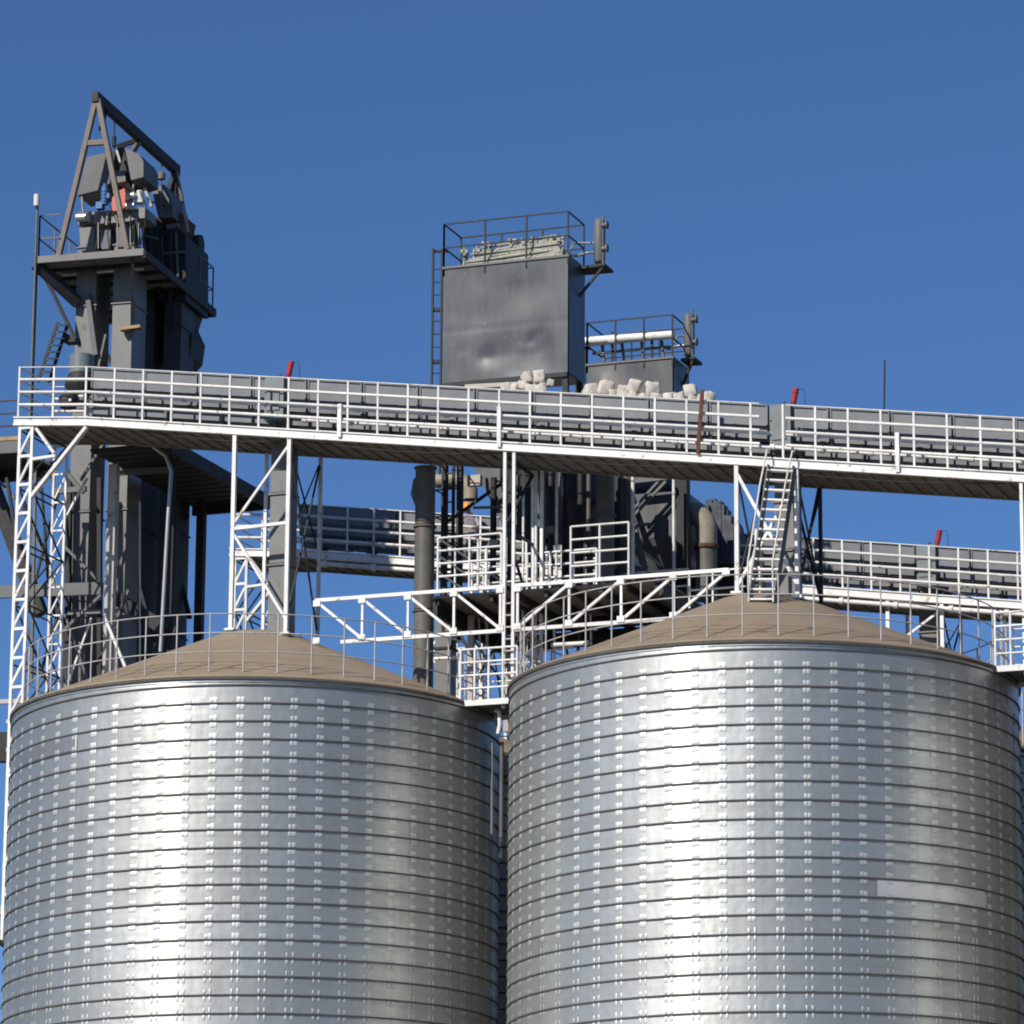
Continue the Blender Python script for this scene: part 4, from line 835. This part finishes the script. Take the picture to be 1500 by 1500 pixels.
mb = MB(); hood(mb, .9, .5, [(147, 258), (162, 250), (163, 275), (150, 280)]); part('motor_mount', mb, NAVY, el1)
mb = MB(); hood(mb, .62, .5, [(164, 290), (172, 280), (184, 275), (183, 302), (178, 308), (164, 309)]); part('belt_guard', mb, ORANGE, el1, 'orange red belt guard')
mb = MB()
for x_, y_ in ((190, 287), (190, 302)): c = att(x_, y_, .65); mb.tube(c - tu * .08, c + tu * .12, .09, 12)
part('bearing', mb, BARE, el1)
mb = MB(); c = att(205, 287, .8); mb.tube(c - Z * .1, c + Z * .12, .08, 12); mb.box(c - Z * .14, .2, .22, .08, tu, tv); part('gearbox', mb, RAIL, el1)
mb = MB(); c = att(209, 313, .8); mb.box(c, .16, .15, .26, tu, tv); part('switch_box', mb, TRUNK, el1)
for x0, y0, x1, y1, r_ in ((196, 270, 190, 300, .025), (196, 330, 198, 362, .03), (203, 335, 206, 358, .025), (186, 270, 196, 282, .03), (158, 308, 156, 330, .03), (176, 309, 178, 330, .03), (120, 288, 122, 312, .03)): mb = MB(); mb.tube(att(x0, y0, .72), att(x1, y1, .72), r_, 8); part('grease_pipe', mb, DUCT, el1)
mb = MB(); mb.bar(att(212, 276, 1.0), att(222, 303, 1.0), .06); part('strut', mb, TAN, el1)
mb = MB(); hood(mb, .80, .45, [(116, 334), (138, 332), (137, 366), (118, 367)]); part('leg_cover', mb, TRUNK, el1)
mb = MB(); hood(mb, .95, .4, [(148, 333), (162, 332), (161, 364), (149, 365)]); part('leg_cover', mb, GREY, el1)
mb = MB(); hood(mb, .9, .5, [(170, 330), (187, 328), (187, 361), (171, 362)]); part('leg_cover', mb, GREY, el1)
for x_ in (144, 172, 191, 197, 203): member('tie_rod', att(x_, 326, .55), att(x_, 364, .55), .022, .022, DUCT, el1)
mb = MB(); mb.bar(att(199, 322, .6), att(201, 358, .6), .11); part('chain_case', mb, DARK, el1)
mb = MB(); p = att(160, 500, .9); mb.bar(att(177, 483, .8), att(207, 479, .8), .2, .07); part('step_plate', mb, OCHRE, el1)
mb = MB(); mb.bar(att(143, 545, .95), att(155, 490, .95), .05); mb.bar(att(128, 430, .85), att(140, 520, .85), .12, .05); part('bracing', mb, GREY, el1)
# rear head
mb = MB(); hood(mb, 2.6, 1.1, [(222, 275), (240, 270), (252, 296), (254, 318), (232, 320)]); part('head_hood', mb, GREY, el2)
mb = MB(); hood(mb, 3.0, 1.0, [(229, 318), (266, 312), (262, 335), (232, 333)]); part('head_pan', mb, RUST, el2, 'rusty pan')
mb = MB(); hood(mb, 2.6, 2.2, [(207, 300), (232, 322), (236, 440), (210, 400)]); part('head_casing', mb, DARK, el2)
mb = MB(); hood(mb, 2.9, 1.6, [(232, 338), (262, 335), (272, 345), (272, 440), (234, 436)]); part('head_casing', mb, DARK, el2)
mb = MB(); c = att(286, 358, 4.2); mb.tube(c - tu * .18, c + tu * .16, .22, 16); c = att(290, 380, 4.3); mb.tube(c - tu * .1, c + tu * .15, .14, 14); part('motor', mb, DARK, el2)
mb = MB(); hood(mb, 3.6, .9, [(238, 440), (278, 452), (272, 470), (282, 492), (278, 520), (268, 532), (240, 530)]); part('discharge_chute', mb, DARK, el2)
# hoist gantry
t = thing('hoist_gantry', 'brown steel A-frame hoist gantry over the elevator heads', 'gantry', T(.9, .3, zp))
va, vb = .15, PDp - .25
ap = att(141, 146, va); rp = att(256, 247, vb)
for p, q in ((ap, att(86, 375, va)), (ap + tu * .05, att(187, 366, va))): mb = MB(); mb.bar(p, q, .13, .11); part('leg', mb, BROWN, t)
mb = MB(); mb.bar(att(126, 210, va), att(158, 208, va), .1, .12); part('collar_tie', mb, BROWN, t)
mb = MB(); mb.bar(ap + Z * .05 - tv * .1, rp + tv * .2, .15, .24); part('hoist_beam', mb, DARK, t)
mz = ap.lerp(rp, .56)
for p, q, mt_ in ((rp, att(277, 350, vb), BROWN), (rp - tu * .05, att(304, 452, vb), BROWN), (mz, att(172, 215, 2.4), DARK), (mz, att(192, 226, 2.4), BROWN), (rp - Z * .1, att(240, 300, vb - .5), DARK), (rp - Z * .1, att(252, 318, vb - .3), DARK)): mb = MB(); mb.bar(p, q, .12, .10); part('leg', mb, mt_, t)
mb = MB(); mb.bar(ap.lerp(rp, .12) - Z * .1, att(147, 190, va + .2), .07); part('brace', mb, DARK, t)
mb = MB(); c = ap.lerp(rp, .23) - Z * .15; mb.tube(c, c - Z * .9, .015, 6); mb.tube(c - Z * .35, c - Z * .6, .05, 10); part('chain_hoist', mb, DARK, t)
mb = MB(); c = ap.lerp(rp, .83) - Z * .1; mb.tube(c, c - Z * .8, .015, 6); mb.tube(c - Z * .3, c - Z * .45, .1, 10); part('chain_hoist', mb, BROWN, t)
for pts in ([(152, 275), (160, 300), (168, 318), (176, 330)], [(205, 280), (214, 300), (212, 330), (205, 360)], [(150, 300), (140, 318), (143, 345), (140, 366)], [(182, 300), (192, 312), (190, 340), (196, 362)]): mb = MB(); mb.path([att(x_, y_, .6) for x_, y_ in pts], .014, 5); part('cable', mb, DARK, el1)
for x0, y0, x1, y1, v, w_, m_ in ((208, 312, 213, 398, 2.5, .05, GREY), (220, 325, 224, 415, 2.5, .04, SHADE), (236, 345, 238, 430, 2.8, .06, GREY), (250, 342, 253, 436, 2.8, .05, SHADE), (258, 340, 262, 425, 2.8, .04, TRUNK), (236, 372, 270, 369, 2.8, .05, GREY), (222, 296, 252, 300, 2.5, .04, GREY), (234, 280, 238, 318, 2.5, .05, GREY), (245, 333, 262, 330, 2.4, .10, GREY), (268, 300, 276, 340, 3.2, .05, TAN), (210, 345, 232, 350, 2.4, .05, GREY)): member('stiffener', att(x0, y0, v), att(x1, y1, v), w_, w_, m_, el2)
t = thing('lamp_pole', 'slim grey pole with a capsule lamp at the platform corner', 'lamp pole', att(47, 600, -.05))
p = att(57, 300, -.05); q = att(52, 380, -.05); mb = MB(); mb.tube(V((q.x, q.y, zb(-5.2))), V((q.x, q.y, p.z)), .032, 8); part('pole', mb, GREY, t)
mb = MB(); mb.tube(V((q.x + .02, q.y - .08, p.z - .05)), V((q.x + .02, q.y - .08, p.z + .22)), .07, 10); part('lamp', mb, RAIL, t)
mb = MB(); mb.bar(V((q.x - .02, q.y + .1, zb(-5.2))), V((q.x - .02, q.y + .1, zp)), .05); part('bracket_rail', mb, DARK, t)

# cross deck from the front to the rear gallery at the tower, and tower frame below
zc = zb(-3.8) - .02
t = thing('cross_deck', 'dark deck carrying the elevator tower between the front and rear walkways', 'platform', V((-3.5, 1.0, zc)))
ul = at(132, 640, .9).x; ur = at(247, 640, .9).x
for (x0, x1, y0, y1) in ((ul, ur, .92, 2.55), (ul, ur, 2.55, 6.4)):
    mb = MB(); mb.box(((x0 + x1) / 2, (y0 + y1) / 2, zc - .02), x1 - x0, y1 - y0, .05); part('deck_plate', mb, DARK, t)
for k in range(14): mb = MB(); mb.box(((ul + ur) / 2, 1.1 + .38 * k, zc - .05), ur - ul, .05, .03); part('joist', mb, DARK, t)
mb = MB(); mb.box((ur + .05, 3.6, zc - .1), .1, 5.5, .3); part('edge_beam', mb, DARK, t)
mb = MB(); mb.box(((ul + ur) / 2, 6.4, zc - .1), ur - ul, .1, .3); part('edge_beam', mb, DARK, t)
t = thing('column_frame', 'grey and tan braced column frame of the elevator tower behind the left silo', 'support frame', at(157, 1010, 1.6))
def col(px, y0, y1, v, w_, mt): mb = MB(); p = vpx(px, y0, y1, v); mb.bar(p[0], p[1], w_, w_ * .9); part('column', mb, mt, t)
col(157, 682, 1030, 1.5, .20, TAN); col(289, 700, 1010, 6.0, .19, DARK); col(97, 690, 1030, 5.0, .18, DARK);
for (x0, y0, x1, y1, v, a_, b_, mt) in ((-20, 868, 150, 862, 2.0, .1, .28, GREY), (84, 790, 142, 848, 1.6, .06, .06, GREY), (148, 872, 84, 932, 1.6, .06, .06, GREY), (100, 898, 148, 896, 2.4, .1, .1, TRUNK),
                                     (154, 904, 186, 982, 1.3, .08, .06, WHITE), (88, 772, 128, 700, 1.2, .05, .05, WHITE), (118, 704, 158, 640, 1.8, .06, .06, GREY), (96, 690, 122, 722, 2.0, .08, .08, GREY),
                                     (252, 798, 278, 906, 5.8, .09, .09, DARK), (256, 776, 276, 756, 5.8, .07, .07, DARK), (200, 778, 166, 850, 2.0, .1, .08, GREY), (160, 870, 240, 920, 2.5, .12, .3, DARK), (80, 720, 126, 716, 2.2, .1, .12, GREY), (165, 692, 252, 688, 2.6, .1, .14, GREY)):
    mb = MB(); mb.bar(at(x0, y0, v), at(x1, y1, v), a_, b_); part('bracing', mb, mt, t)
